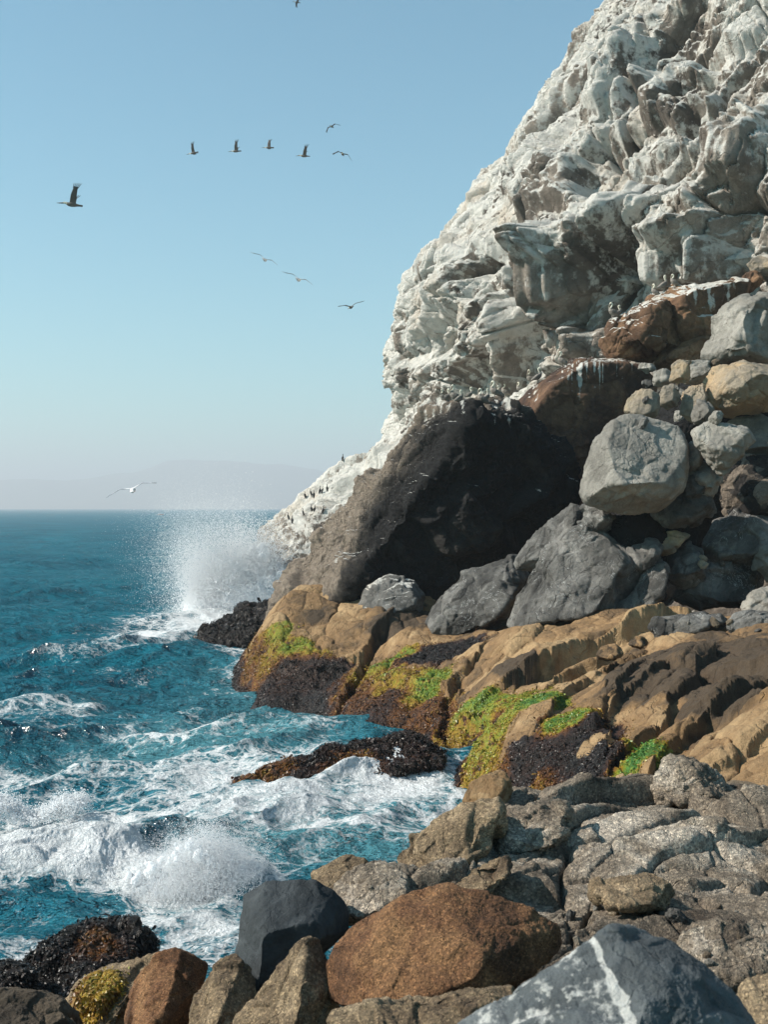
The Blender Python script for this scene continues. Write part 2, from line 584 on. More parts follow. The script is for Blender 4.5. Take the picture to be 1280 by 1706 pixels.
def build_cliff():
    phi = np.concatenate([np.linspace(0.55, 0.90, 60)[:-1], np.linspace(0.90, 1.34, 1120)[:-1], np.linspace(1.34, 1.75, 90)]) * math.pi
    z = np.concatenate([np.linspace(-3, 56, 900)[:-1], np.linspace(56, 89.9, 60)])
    A, Z = np.meshgrid(phi, z, indexing='ij')
    R = np.interp(Z, PROF[:, 0], PROF[:, 1]) - 3.0 * smooth(7.5, 12.5, Z) + 0.9 * smooth(24, 34, Z)
    nph, nz = A.shape

    def pos(R):
        return np.stack([AX + np.cos(A) * R, AY + np.sin(A) * R, Z], -1)
    P = pos(R).reshape(-1, 3)
    s = (A * 60).ravel()
    zz = Z.ravel()
    idx = np.arange(nph * nz).reshape(nph, nz)
    Q = np.stack([idx[:-1, :-1], idx[1:, :-1], idx[1:, 1:], idx[:-1, 1:]], -1).reshape(-1, 4)
    N = vnormals(P, Q)
    # joints dip along the skyline; the param plane is warped so that no joint runs straight
    p3 = P * 0.12
    w1 = np.stack([perlin(p3 + 9.1 * k, 60 + k) for k in range(2)], 1)
    w2 = np.stack([perlin(P * 0.42 + 7.7 * k, 70 + k) for k in range(2)], 1)
    w3 = np.stack([perlin(P * 1.3 + 5.7 * k, 75 + k) for k in range(2)], 1)
    u0 = np.stack([s, zz], 1)
    a = math.radians(58)
    ca, sa = math.cos(a), math.sin(a)
    rot = np.stack([u0[:, 0] * ca + u0[:, 1] * sa, -u0[:, 0] * sa + u0[:, 1] * ca], 1)

    def lay(l1, l2, warp):
        c = rot / np.array([l1, l2]) + warp
        return np.concatenate([c, np.zeros((len(c), 1))], 1)
    def lay2(l1, l2, warp, deg):
        b_ = math.radians(deg)
        r_ = np.stack([u0[:, 0] * math.cos(b_) + u0[:, 1] * math.sin(b_), -u0[:, 0] * math.sin(b_) + u0[:, 1] * math.cos(b_)], 1)
        c = r_ / np.array([l1, l2]) + warp
        return np.concatenate([c, np.zeros((len(c), 1))], 1)
    h1s, e1, t1, c1 = cells(lay(6.2, 3.4, w1 * 0.5 + w2 * 0.12 + w3 * .015), 5, 7, 2)
    _, e2, _, _ = cells(lay2(1.7, 0.95, w2 * 0.5 + w3 * .12, 60), 9, 9, 2)
    big = fbm(P * 0.055, 3, 80)
    fb = fbm(P * 0.6, 6, 84, 0.62)
    fn = fbm(P * 2.6, 4, 94, 0.8)
    rf = fbm(P * 0.9, 5, 95, 0.62, True)
    rd = fbm(P * 0.17 + w2.mean(1)[:, None] * .12, 4, 90, 0.5, True)
    colv = fbm(np.stack([s * 1.5, zz * .07, zz * 0], 1), 4, 98, .65)
    calm = smooth(-0.30, 0.35, fbm(P * 0.09, 3, 97))     # some faces are broken small, others stand as smooth walls
    calm2 = smooth(-0.35, 0.25, fbm(P * 0.13 + 40, 3, 96))

    ck1 = .45 + .55 * smooth(-.2, .2, fbm(P * .15, 2, 112))

    def cr(e, wd):
        return 1 - np.exp(-e / wd)
    def slot(e, wd):
        return np.exp(-(e / wd) ** 2)
    def slot(e, wd):
        return np.exp(-(e / wd) ** 2)
    B0, tb0 = blocks(lay2(11.0, 6.0, w1 * 0.30 + w2 * 0.05 + w3 * .008, 62)[:, :2], 41, .35, .45, 2.1, .06)
    B1, tb1 = blocks(lay2(4.6, 2.7, w1 * 0.35 + w2 * 0.10 + w3 * .02, 68)[:, :2], 42, .5, .6, 2.0, .07)
    B2, tb2 = blocks(lay2(1.9, 1.15, w2 * 0.35 + w3 * .06, 48)[:, :2], 43, .6, .7, 2.0, .07)
    B3, tb3 = blocks(lay2(0.75, 0.5, w2 * 0.7 + w3 * .2, 75)[:, :2], 44, .8, .7, 1.9, .09)
    disp = 1.2 * big + 2.3 * B0 + 1.15 * (.35 + .65 * calm2) * B1 + (.26 + .42 * calm) * B2 + (.11 + .16 * calm) * B3 - (.08 + .22 * calm2) * slot(e2, .05)
    disp += 0.25 * h1s + 0.20 * fb + 0.19 * fn + 0.14 * rf - .9 * slot(e1, .035) * ck1 - 1.5
    t1, t2, t3 = tb0, tb1, tb2
    # a few long master joints cross the whole face
    for (a_, off, wd_, dp) in [(100, 6, .16, 1.3), (62, -14, .2, 1.2), (35, 17, .16, 1.0), (110, -24, .15, 1.1), (74, 22, .14, 1.0), (48, 3, .13, .8), (84, -6, .14, 1.0), (58, -24, .15, 1.0), (40, -8, .13, .9), (95, 17, .14, 1.0), (66, 11, .12, .8)]:
        b_ = math.radians(a_)
        q_ = (u0[:, 0] - 200) * -math.sin(b_) + (u0[:, 1] - 22) * math.cos(b_) - off + 1.6 * w1[:, 0] + 0.45 * w2[:, 1] + .10 * w3[:, 0]
        disp -= 1.7 * dp * np.exp(-(q_ / (wd_ * 1.3)) ** 2) * smooth(-.5, .1, fbm(P * .12, 2, 140 + int(a_)))
        disp += .35 * np.tanh(q_ / 1.5) * np.exp(-np.abs(q_) / 3.0)
    py_off = 0
    # hollows and buttresses of this particular face: (px, py, along, up, tilt deg, metres)
    px = CX + P[:, 0] / P[:, 1] * F
    py = HY - (P[:, 2] - CAMZ) / P[:, 1] * F
    vis = (N[:, 0] * P[:, 0] + N[:, 1] * P[:, 1]) < 0
    for (qx, qy, r1, r2, ang, am) in [
            (890, 520, 2.6, 4.4, 80, -3.6), (870, 610, 3.2, 2.4, 20, -2.6), (780, 640, 4.5, 2.0, 10, -2.4), (930, 440, 3.2, 2.0, -35, 2.6),
            (735, 560, 1.4, 5.5, 95, -1.6), (800, 530, 1.8, 2.6, 90, 1.6), (690, 620, 1.6, 5.0, 75, 1.3),
            (1000, 440, 5.5, 1.6, 35, 2.0), (1050, 370, 6.0, 1.6, 38, 1.6), (1010, 270, 2.2, 2.2, 0, -2.4), (1080, 300, 2.2, 6, 95, -1.8),
            (960, 210, 2.6, 3.4, 60, -1.4), (1040, 160, 2.6, 3.0, 80, 1.8), (1140, 160, 2.2, 3.4, 70, 2.0), (1170, 150, 1.0, 3.0, 80, -1.6),
            (1160, 215, 1.6, 1.8, 0, -2.2), (1100, 90, 3.5, 1.8, 60, 1.5), (1060, 60, 1.2, 5, 100, -1.6), (1090, 480, 2.0, 3.4, 80, -2.2),
            (1190, 330, 5, 1.6, 50, 1.5), (1230, 260, 1.4, 6, 60, 1.3), (1150, 430, 2.0, 1.5, 0, 1.8), (600, 800, 1.0, 2.2, 90, -1.7),
            (570, 810, 1.4, 2.6, 90, -1.8), (545, 840, 2.4, 1.2, 40, 0.9), (980, 590, 2.6, 1.2, 10, 2.0), (850, 400, 1.2, 6, 100, -1.2),
            (900, 300, 2.0, 6, 62, 1.2), (760, 470, 2.2, 3.0, 70, 0.9), (1245, 60, 1.0, 7, 95, -1.5), (955, 540, 2.0, 1.6, 40, 2.0)]:
        dd = (px - qx) ** 2 + (py - qy) ** 2 + np.where(vis, 0, 1e9)
        k = int(dd.argmin())
        du, dv = s - s[k], zz - zz[k]
        t = math.radians(ang)
        g1 = (du * math.cos(t) + dv * math.sin(t)) / r1
        g2 = (-du * math.sin(t) + dv * math.cos(t)) / r2
        rr = np.maximum(np.abs(g1), np.abs(g2)) * .6 + .4 * np.sqrt(g1 * g1 + g2 * g2) + 0.22 * w2[:, 0] + 0.10 * w3[:, 1] + 0.12 * h1s
        disp += 0.8 * am * (1 - smooth(0.62, 1.08, rr))
    disp *= 1 - smooth(54, 70, zz) * 0.5
    P = P + N * disp[:, None]
    # faces sag over the joints below them
    N2 = vnormals(P, Q)
    nzs = N2[:, 2].reshape(nph, nz)
    out = (disp - 2.1 * big).reshape(nph, nz)
    # guano: thick on whatever faces the sky, running down from every ledge in drips
    up = smooth(0.12, 0.50, nzs)
    drip = np.zeros_like(up)
    colw = fbm(np.stack([s, zz * 0.05, zz * 0], 1).astype(f4) * 1.6, 4, 99, 0.7).reshape(nph, nz)
    dec = 0.965 + 0.034 * smooth(-0.25, 0.35, colw)
    run = np.zeros(nph)
    for j in range(nz - 1, -1, -1):
        run = np.maximum(up[:, j], run * dec[:, j])
        drip[:, j] = run
    patch = smooth(-0.32, 0.22, fbm(P * 0.20 + 31, 5, 101, .6)).reshape(nph, nz)
    lowfade = smooth(3.0, 9.0, Z + 2 * patch)
    sky_side = smooth(1.20, 1.02, A / math.pi)      # the seaward flank is whiter
    g = np.clip(0.62 * up + 0.45 * drip + 0.26 * sky_side + 0.10, 0, 1) * (0.50 + 0.62 * patch) * (0.25 + 0.75 * lowfade)
    g = np.clip(g + 0.42 * colv.reshape(nph, nz) * (1 - up), 0, 1)
    mk = np.zeros((len(P), 4))
    mk[:, 0] = g.ravel()
    mk[:, 1] = 0
    mk[:, 3] = np.clip(0.45 * t1 + 0.35 * t2 + 0.2 * t3, 0, 1)
    base = np.array([AX, AY, 0.0])
    me = make_mesh('cliff', P - base, Q, MAT['cliff'], mk)
    link('rock_cliff', me, base, 'towering jointed sea cliff whitened by bird droppings rising out of the water', 'cliff')


build_cliff()


# ------------------------------------------------------------------ bed rock under the boulders
def build_ground():
    ctrl = [(1200, 1180, 20), (1000, 1250, 19), (1260, 1260, 15), (800, 1130, 33), (1000, 1060, 35), (1250, 1060, 32), (640, 1120, 40), (560, 1090, 45),
            (700, 1010, 48), (900, 1010, 43), (1100, 1000, 42), (1250, 1000, 43), (1000, 1420, 8.0), (1250, 1420, 7.2), (820, 1480, 8.0),
            (700, 1540, 7.0), (560, 1560, 7.4), (1000, 1640, 4.8), (1250, 1640, 4.4), (700, 1700, 4.6), (500, 1700, 5.2), (420, 1660, 6.4),
            (300, 1690, 9), (200, 1700, 10), (60, 1706, 8.5)]
    pts = [at(*c) - np.array([0, 0, 0.35]) for c in ctrl]
    pts += [np.array(q, float) for q in [(30, 50, 8), (14, 44, 4.0), (20, 60, 10), (8, 54, 4), (0, 54, 1), (45, 30, 9), (25, 15, 7), (15, 5, 6.5), (0, 0, 5.2), (5, 0, 5.3), (-3, 1, 5.0), (-6, 6, 2.0), (0, -6, 5.5),
             (-10, 12, -1.5), (-8, 20, -2.5), (-6, 30, -2.5), (-4, 40, -2.5), (-8, 55, -2.5), (-12, 70, -2.5), (-14, 8, -2), (0.5, 14, -1.5), (-2, 14, -2.2), (0, 20, -2.5), (1.0, 25, -1.8), (-0.5, 30, -1.5),
             (-5.5, 14, -1.5), (-14, 0, -2), (-3.5, 16, -2.0), (-20, 30, -3), (-1.5, 11, -1.0), (-0.6, 13, -1.6), (1.6, 17, -1.0)]]
    pts = np.array(pts)
    xs = np.concatenate([np.linspace(-20, -6, 40)[:-1], np.linspace(-6, 16, 260)[:-1], np.linspace(16, 50, 60)])
    ys = np.concatenate([np.linspace(-8, 3, 30)[:-1], np.linspace(3, 12, 160)[:-1], np.linspace(12, 62, 260)])
    X, Y = np.meshgrid(xs, ys, indexing='ij')
    num = np.zeros_like(X)
    den = np.zeros_like(X)
    for q in pts:
        wgt = 1.0 / (((X - q[0]) ** 2 + (Y - q[1]) ** 2) / (1 + 0.01 * Y * Y) + 0.05) ** 1.7
        num += wgt * q[2]
        den += wgt
    Zt = num / den
    Xs = np.interp(Y, [-8, 0, 5, 7, 8.6, 10.3, 14, 20, 26, 30, 35.5, 47.6, 60, 90], [-9, -6, -3.5, -1.4, 0.3, 1.1, 1.9, 2.6, 3.0, 3.0, 1.2, -2.2, -5, -9])
    Zt = Zt - 0.25 - (Zt + 3.5) * smooth(0.3, -1.6 - Y * .02, X - Xs)
    Zt = Zt - 1.1 * smooth(15, 19, Y) * smooth(52, 46, Y)
    P = np.stack([X, Y, Zt], -1).reshape(-1, 3)
    near = smooth(30, 6, P[:, 1])
    L = 1.6 - 1.0 * near
    h1, e1, t1, _ = cells(P / 1.5, 3, 14)
    h2, e2, t2, _ = cells(P / 0.5, 4, 12)
    fb = fbm(P * 2.0, 5, 5, 0.6)
    P[:, 2] += L * 0.25 * h1 + 0.06 * h2 + 0.1 * fb - 0.12 * L * np.exp(-e1 / .06)
    n0, n1 = X.shape
    idx = np.arange(n0 * n1).reshape(n0, n1)
    Q = np.stack([idx[:-1, :-1], idx[1:, :-1], idx[1:, 1:], idx[:-1, 1:]], -1).reshape(-1, 4)
    mk = np.zeros((len(P), 4))
    mk[:, 3] = t1
    mk[:, 1] = smooth(2.2, 0.8, P[:, 2])
    mk[:, 2] = 0.1
    link('ground', make_mesh('ground', P, Q, MAT['bed'], mk), kind='structure')


build_ground()

# ------------------------------------------------------------------ masks for particular rocks
NOISE = lambda P, sc, sd, o=4: fbm(P * sc, o, sd, 0.6)


def m_guano(lo=0.55, hi=0.85, amt=0.8, sc=0.5):
    def f(P, N, sd):
        g = amt * smooth(lo, hi, N[:, 2] + 0.25 * NOISE(P, sc, sd))
        z = np.zeros(len(P))
        return g, z, z
    return f


def m_streaks(ztop, spots, run=4.0, top=0.8, lo=.6):
    """white runs down the face from places (px, py, d, width) on the lip"""
    def f(P, N, sd):
        g = top * smooth(lo, lo + .2, N[:, 2] + 0.2 * NOISE(P, 0.8, sd))
        for (qx, qy, qd, wd, ln, am) in spots:
            q = at(qx, qy, qd)
            wob = 0.12 * wd * perlin(np.stack([P[:, 2] * 0.8, P[:, 0] * 0, P[:, 1] * 0 + qx], 1), 3)
            fine = perlin(np.stack([P[:, 0] * 5, P[:, 2] * 0.35, P[:, 1] * 2], 1), 8)
            coarse = perlin(np.stack([P[:, 0] * 3, P[:, 2] * 1.6, P[:, 1] * 2], 1), 9)
            fall = np.clip((q[2] + 0.3 - P[:, 2]) / ln, 0, 1) * (P[:, 2] < q[2] + 0.5)
            a = np.exp(-((P[:, 0] - q[0] * P[:, 1] / qd + wob) / wd) ** 2) * (1 - fall) * (P[:, 2] < q[2] + 0.4)
            g = np.maximum(g, am * a * (0.70 + 0.8 * fine + .5 * coarse))
        z = np.zeros(len(P))
        return np.clip(g, 0, 1), z, z
    return f


def m_weed(zt, zs=0.8, spots=(), hue_lo=0.02, hue_hi=0.6, bare=(), sc=0.9):
    """seaweed up to height zt; spots (px, py, d, r, amount, hue) add patches, bare ones take it away"""
    def f(P, N, sd):
        n = NOISE(P, sc, sd + 50)
        zz = P[:, 2] + 1.1 * n
        wd = 1 - smooth(zt - zs, zt + zs, zz)
        t = np.clip(P[:, 2] / max(zt, 0.1), 0, 1.2)
        hue = hue_lo + (hue_hi - hue_lo) * smooth(0.25, 1.0, t + 0.5 * n)
        for (qx, qy, qd, r, am, hu) in spots:
            k = spot(P, qx, qy, qd, r)
            k = smooth(0.15, 0.6, k + 0.3 * n)
            wd = np.clip(wd + am * k, 0, 1) if am > 0 else wd * (1 + am * k)
            hue = hue + (hu - hue) * k * (1 if am > 0 else 0)
        return np.zeros(len(P)), wd, np.clip(hue, 0, 1)
    return f


# ------------------------------------------------------------------ rocks: the headland
HD = 55.0
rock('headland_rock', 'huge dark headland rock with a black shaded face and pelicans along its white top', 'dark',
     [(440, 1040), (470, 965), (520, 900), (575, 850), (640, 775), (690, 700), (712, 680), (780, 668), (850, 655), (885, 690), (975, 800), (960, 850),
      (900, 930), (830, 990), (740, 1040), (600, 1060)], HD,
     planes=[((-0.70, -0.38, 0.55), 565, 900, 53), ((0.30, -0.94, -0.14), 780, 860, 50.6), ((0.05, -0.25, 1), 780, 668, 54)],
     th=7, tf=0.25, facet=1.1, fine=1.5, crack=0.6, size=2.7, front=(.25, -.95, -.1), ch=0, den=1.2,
     toner=lambda P: .95 * smooth(1.2, -1.6, P[:, 0] + 2.1 - (P[:, 2] - 4.04) * .526 + .8 * NOISE(P, .5, 5)) + .35 * smooth(10.2, 11.6, P[:, 2]), mask=m_streaks(0, [  # pale weathered slope, black front: sun and shade are put into the tone
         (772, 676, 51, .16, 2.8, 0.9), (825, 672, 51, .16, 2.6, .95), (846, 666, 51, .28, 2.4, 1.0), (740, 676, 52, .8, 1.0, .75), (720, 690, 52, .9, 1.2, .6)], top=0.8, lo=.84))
_rs = np.random.RandomState(21)
STREAKS = [(968, 612, 55, .16, 3.4, 1.0), (978, 612, 55, .07, 2.4, .9), (893, 650, 55, .16, 2.2, .75)] + [
    (float(q), 612.0 + 4 * _rs.uniform(), 55, _rs.uniform(.03, .09), _rs.uniform(.6, 3.0), _rs.uniform(.5, .95)) for q in np.concatenate([_rs.normal(975, 22, 12), _rs.uniform(900, 1080, 10)])]
rock('rock_ledge', 'rusty brown rock shelf streaked with white runs beside the dark headland', 'rust_shaded',
     [(850, 690), (885, 640), (955, 597), (1060, 603), (1095, 640), (1070, 720), (1010, 800), (960, 880), (880, 850), (850, 760)], 57.5,
     planes=[((0.22, -0.96, 0.02), 970, 700, 54.2), ((-0.1, -0.3, 1), 960, 598, 56)], th=5, tf=0.2, facet=0.45, fine=0.5, size=2.6, front=(.2, -.97, 0), ch=0,
     mask=m_streaks(0, STREAKS, lo=.8))
rock('rock_block', 'rust coloured rock block with white streaks high on the right under the white cliff', 'rust',
     [(1100, 560), (1080, 500), (1130, 478), (1225, 463), (1250, 470), (1240, 530), (1200, 570), (1130, 590)], 57,
     planes=[((0.35, -0.93, 0.06), 1170, 530, 55.3), ((-0.75, -0.5, 0.4), 1095, 520, 56)], th=3, facet=0.7, fine=0.7, size=2.0,
     mask=m_streaks(0, [(1183, 480, 55.5, .30, 2.6, 1.0), (1215, 480, 55.5, .32, 1.6, 1.0), (1160, 480, 55.5, .16, 1.8, .8)]))
rock('rock_block', 'orange and white rock block at the left end of the rusty outcrop', 'rust',
     [(1000, 570), (1008, 540), (1060, 512), (1100, 490), (1135, 505), (1150, 555), (1130, 590), (1060, 604), (1010, 598)], 56.5,
     planes=[((-0.55, -0.75, 0.35), 1045, 560, 55.2), ((0.3, -0.9, -0.1), 1110, 560, 55.2)], th=2.5, facet=0.9, fine=0.7, size=1.6, crack=1.4,
     mask=m_streaks(0, [(1015, 530, 55.5, .3, 1.4, .7), (1070, 510, 55.5, .25, 1.5, .6), (1095, 500, 55.5, .15, 1.6, .6)]))
rock('rock_block', 'brown rock wedge in shade under the rusty outcrop above the small boulders', 'rust',
     [(1090, 610), (1110, 580), (1190, 545), (1210, 560), (1190, 610), (1120, 625)], 56, th=2, size=1.5, facet=0.7,
     planes=[((0.3, -0.9, -0.1), 1140, 590, 55)])
# the dark hollow at the right and the boulders round it
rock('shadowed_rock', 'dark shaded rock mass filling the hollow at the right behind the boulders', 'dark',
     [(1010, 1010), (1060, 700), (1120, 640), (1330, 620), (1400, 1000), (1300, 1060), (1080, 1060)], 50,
     planes=[((0.40, -0.82, -0.42), 1160, 760, 46.5)], th=6, tf=0.2, facet=1.1, fine=1.0, size=3.0, front=(.4, -.85, -.3), ch=2, toner=lambda P: -.35 + 0 * P[:, 0])  # toner blackens the rock: the hollow's shade is painted into its colour
rock('boulder', 'big pale grey boulder with a smooth lit face standing over the dark hollow', 'grey',
     [(964, 815), (975, 770), (990, 735), (1035, 690), (1090, 672), (1125, 700), (1145, 725), (1146, 775), (1138, 815), (1105, 845), (1058, 858), (1010, 852), (975, 838)], 38.5,
     planes=[((-0.55, -0.76, 0.35), 1045, 770, 36.9), ((0.66, -0.75, 0.0), 1108, 740, 37.0), ((0.15, -0.78, 0.6), 1100, 792, 37.15), ((0.2, -0.75, -0.62), 1095, 825, 37.3)],
     th=2.4, facet=0.4, fine=0.5, crack=0.2, size=1.2, ch=6, chlo=.84, den=1.3)
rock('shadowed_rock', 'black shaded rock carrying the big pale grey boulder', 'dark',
     [(985, 880), (1010, 845), (1070, 835), (1150, 820), (1165, 880), (1140, 950), (1060, 960), (1000, 920)], 40.8, planes=[((.3, -.9, -.2), 1080, 890, 39.6)], th=1.5, size=1.1, front=(.3, -.93, -.15), ch=3, toner=lambda P: -.35 + 0 * P[:, 0])  # coloured black to stand in for the shaded void under the boulder
rock('boulder', 'small tan boulder resting on top of the big pale grey boulder', 'ochre',
     [(1040, 692), (1046, 665), (1062, 650), (1085, 648), (1098, 660), (1095, 690), (1070, 705)], 40,
     planes=[((-0.6, -0.7, 0.4), 1060, 675, 39.4)], facet=0.6, size=.6)
rock('boulder', 'large grey and ochre boulder with a broad sunlit face near the right edge', 'ochre',
     [(1165, 685), (1172, 640), (1190, 610), (1235, 600), (1290, 610), (1330, 640), (1300, 680), (1240, 685), (1195, 700)], 42,
     planes=[((-0.55, -0.72, 0.42), 1200, 650, 40.6), ((0.2, -0.8, -0.6), 1250, 690, 41)], th=2.2, facet=0.5, fine=0.6, size=1.2)
rock('boulder', 'upright grey boulder with a split dark face at the right edge above the ochre one', 'grey',
     [(1170, 592), (1185, 550), (1205, 510), (1245, 488), (1310, 490), (1330, 600), (1280, 625), (1190, 618)], 46,
     planes=[((-0.6, -0.7, 0.35), 1205, 570, 44.4), ((0.5, -0.85, 0.1), 1260, 560, 44.4)], th=2.4, facet=0.8, fine=0.7, size=1.2)
rock('boulder', 'grey boulder with a rough pitted top wedged right of the big pale boulder', 'grey',
     [(1150, 712), (1160, 700), (1200, 705), (1245, 712), (1262, 735), (1235, 760), (1205, 790), (1185, 785), (1165, 750)], 38,
     planes=[((-0.3, -0.75, 0.55), 1200, 735, 37.3), ((0.4, -0.85, -0.3), 1235, 760, 37.4)], th=1.2, facet=0.7, fine=.9, size=.8)
rock('boulder', 'flat faced ochre rock standing between the grey boulders', 'ochre',
     [(1134, 690), (1136, 655), (1148, 643), (1172, 640), (1178, 665), (1165, 700), (1152, 704)], 41.5, planes=[((-0.5, -0.8, 0.3), 1150, 670, 41)], size=.6, facet=.5)
sm = [([(1118, 640), (1120, 605), (1135, 597), (1152, 602), (1150, 635), (1132, 642)], 'ochre', 'pale ochre stone in the middle of the boulder tumble'),
      ([(1140, 640), (1150, 600), (1180, 598), (1195, 615), (1180, 640)], 'grey', 'grey stone with a dark upper side in the boulder tumble'),
      ([(1098, 675), (1102, 645), (1122, 640), (1132, 655), (1128, 675), (1112, 680)], 'ochre', 'rounded two tone stone low in the boulder tumble'),
      ([(1085, 640), (1090, 618), (1110, 614), (1120, 628), (1114, 642), (1098, 645)], 'grey', 'round grey stone at the left of the boulder tumble'),
      ([(1064, 615), (1066, 604), (1086, 604), (1092, 615), (1080, 622)], 'grey', 'small pale stone on the end of the rusty shelf'),
      ([(1070, 640), (1072, 630), (1088, 632), (1092, 645), (1078, 650)], 'greydark', 'small dark stone tucked beneath the rusty shelf'),
      ([(1165, 715), (1166, 690), (1176, 685), (1182, 705), (1176, 716)], 'ochre', 'small ochre chip below the flat faced ochre rock'),
      ([(1246, 440), (1262, 428), (1290, 424), (1300, 450), (1280, 462), (1256, 455)], 'ochre', 'golden ochre rock high on the right edge of the cliff'),
      ([(1225, 480), (1240, 455), (1262, 450), (1275, 470), (1250, 490)], 'rust', 'small brown rock beside the rusty block under the golden rock'),
      ([(1140, 770), (1150, 740), (1165, 735), (1172, 765), (1165, 785), (1145, 790)], 'grey', 'grey stone wedged against the big pale boulder'),
      ([(1145, 815), (1150, 790), (1180, 785), (1190, 805), (1170, 830), (1150, 835)], 'greydark', 'shaded stone with a lit patch under the wedged grey stone')]
for i, (pl, mt, lb) in enumerate(sm):
    dd = [42, 43, 41.3, 44, 50, 48, 40.5, 58, 57.5, 38.8, 38.6][i]
    rock('stone', lb, mt, pl, dd, size=.55, facet=.8, tf=0.5,
         planes=[((-0.5, -0.8, 0.4), sum(q[0] for q in pl) / len(pl), sum(q[1] for q in pl) / len(pl), dd - 0.45)])
PILE = [
    ([(1088, 860), (1100, 815), (1140, 800), (1180, 812), (1192, 850), (1160, 885), (1110, 885)], 39.4, 'greydark', 'angular dark grey block wedged under the right side of the big pale boulder'),
    ([(1140, 800), (1150, 765), (1185, 770), (1205, 795), (1190, 830), (1158, 835)], 39.0, 'grey', 'angular grey block with a lit corner right of the big pale boulder'),
    ([(1195, 830), (1215, 770), (1260, 750), (1330, 770), (1340, 850), (1270, 875), (1210, 865)], 41.5, 'dark', 'large near black block at the right edge under the ochre boulder'),
    ([(1170, 910), (1190, 860), (1240, 850), (1320, 865), (1330, 930), (1250, 945), (1185, 940)], 41.0, 'greydark', 'dark grey block low in the hollow at the right edge'),
    ([(1040, 945), (1052, 905), (1085, 895), (1105, 915), (1098, 950), (1065, 965)], 39.0, 'greydark', 'broken grey block at the top right of the fractured slab'),
    ([(1100, 960), (1112, 925), (1150, 905), (1185, 925), (1180, 965), (1135, 985)], 40.2, 'greydark', 'wedge shaped grey block between the slab and the pale edged rock'),
    ([(1195, 735), (1215, 700), (1262, 690), (1320, 705), (1330, 760), (1270, 775), (1220, 765)], 42.5, 'grey', 'tilted grey block under the ochre boulder at the right edge'),
    ([(1255, 945), (1262, 910), (1300, 895), (1340, 920), (1330, 965), (1280, 970)], 40.0, 'grey', 'grey block at the right edge above the stone pile'),
    ([(960, 872), (972, 840), (1005, 838), (1030, 858), (1020, 885), (985, 890)], 39.6, 'greydark', 'small dark block pinned beneath the left foot of the big pale boulder'),
    ([(1150, 690), (1160, 665), (1185, 668), (1192, 692), (1175, 712), (1156, 708)], 40.6, 'grey', 'grey chip jammed between the flat faced rock and the ochre boulder')]
for pl, dd, mt, lb in PILE:
    rock('rock_block', lb, mt, pl, dd, size=.7, facet=.8, fine=.5, tf=.45, ch=5, th=1.1,
         planes=[((-0.45, -0.72, 0.53), sum(q[0] for q in pl) / len(pl), sum(q[1] for q in pl) / len(pl) - 4, dd - .8)])
# slabs at the foot of the hollow
rock('rock_slab', 'long tan edged rock slab leaning diagonally below the big boulder', 'greydark',
     [(838, 1050), (850, 1020), (930, 880), (955, 845), (975, 850), (968, 890), (900, 1010), (868, 1055)], 41,
     planes=[((-0.55, -0.7, 0.45), 900, 950, 40.2)], th=1.2, facet=.5, size=1.0)
rock('rock_slab', 'broad grey fractured slab beneath the big boulder', 'greydark',
     [(850, 1052), (900, 980), (950, 885), (1000, 870), (1040, 890), (1075, 930), (1085, 985), (1050, 1020), (960, 1050)], 39.5,
     planes=[((-0.40, -0.74, 0.54), 960, 980, 38.2), ((0.6, -0.75, 0.1), 1055, 950, 38.3)], th=1.8, facet=.7, fine=.5, size=1.1)
rock('rock_slab', 'dark grey slab with pale veins between the headland and the diagonal slab', 'greydark',
     [(690, 1060), (720, 1000), (770, 960), (850, 925), (890, 920), (880, 980), (840, 1050), (760, 1075)], 45,
     planes=[((-0.4, -0.7, 0.6), 790, 1000, 43.5)], th=2, facet=.7, fine=.5, size=1.1)
rock('rock_slab', 'grey upright slab tip showing above the diagonal slab', 'greydark',
     [(850, 940), (900, 880), (950, 838), (990, 850), (960, 900), (900, 960)], 42.5, planes=[((-0.5, -0.7, 0.5), 920, 890, 41.9)], th=1.2, facet=.7, fine=.5, size=.9)
rock('boulder', 'dark boulder splashed with white at the foot of the headland', 'greydark',
     [(595, 1010), (610, 975), (650, 960), (690, 968), (708, 990), (700, 1025), (650, 1045), (605, 1035)], 49,
     planes=[((-0.4, -0.7, 0.6), 640, 995, 48)], th=1.4, facet=.7, fine=.5, size=1.0, mask=m_guano(0.6, 0.9, 0.55, 1.2))
rock('rock', 'sunlit tan topped rock at the mouth of the dark hollow', 'ochre',
     [(1072, 905), (1085, 888), (1120, 880), (1150, 892), (1130, 915), (1105, 932), (1088, 925)], 40, planes=[((-0.35, -0.6, 0.7), 1105, 905, 39.4)], size=.6, facet=.7, fine=.5)
rock('rock', 'dark jagged rock leaning out of the hollow above the tan shelf', 'greydark',
     [(1025, 1020), (1060, 985), (1085, 945), (1105, 930), (1118, 960), (1105, 1000), (1060, 1025)], 38.5, planes=[((-0.5, -0.65, 0.55), 1075, 985, 38)], size=.7, facet=.7, fine=.5)
rock('rock', 'pale edged rock inside the hollow near the right edge', 'greydark',
     [(1120, 1000), (1150, 950), (1225, 925), (1262, 935), (1272, 970), (1240, 1010), (1160, 1020)], 41, planes=[((0.1, -0.8, 0.55), 1200, 975, 40.3)], size=.9, facet=.7, fine=.5)
rock('rock', 'small grey rock pile stone at the right edge below the hollow', 'grey',
     [(1235, 1010), (1250, 985), (1285, 975), (1310, 1000), (1290, 1030), (1250, 1035)], 37, size=.6, facet=.7, fine=.5)
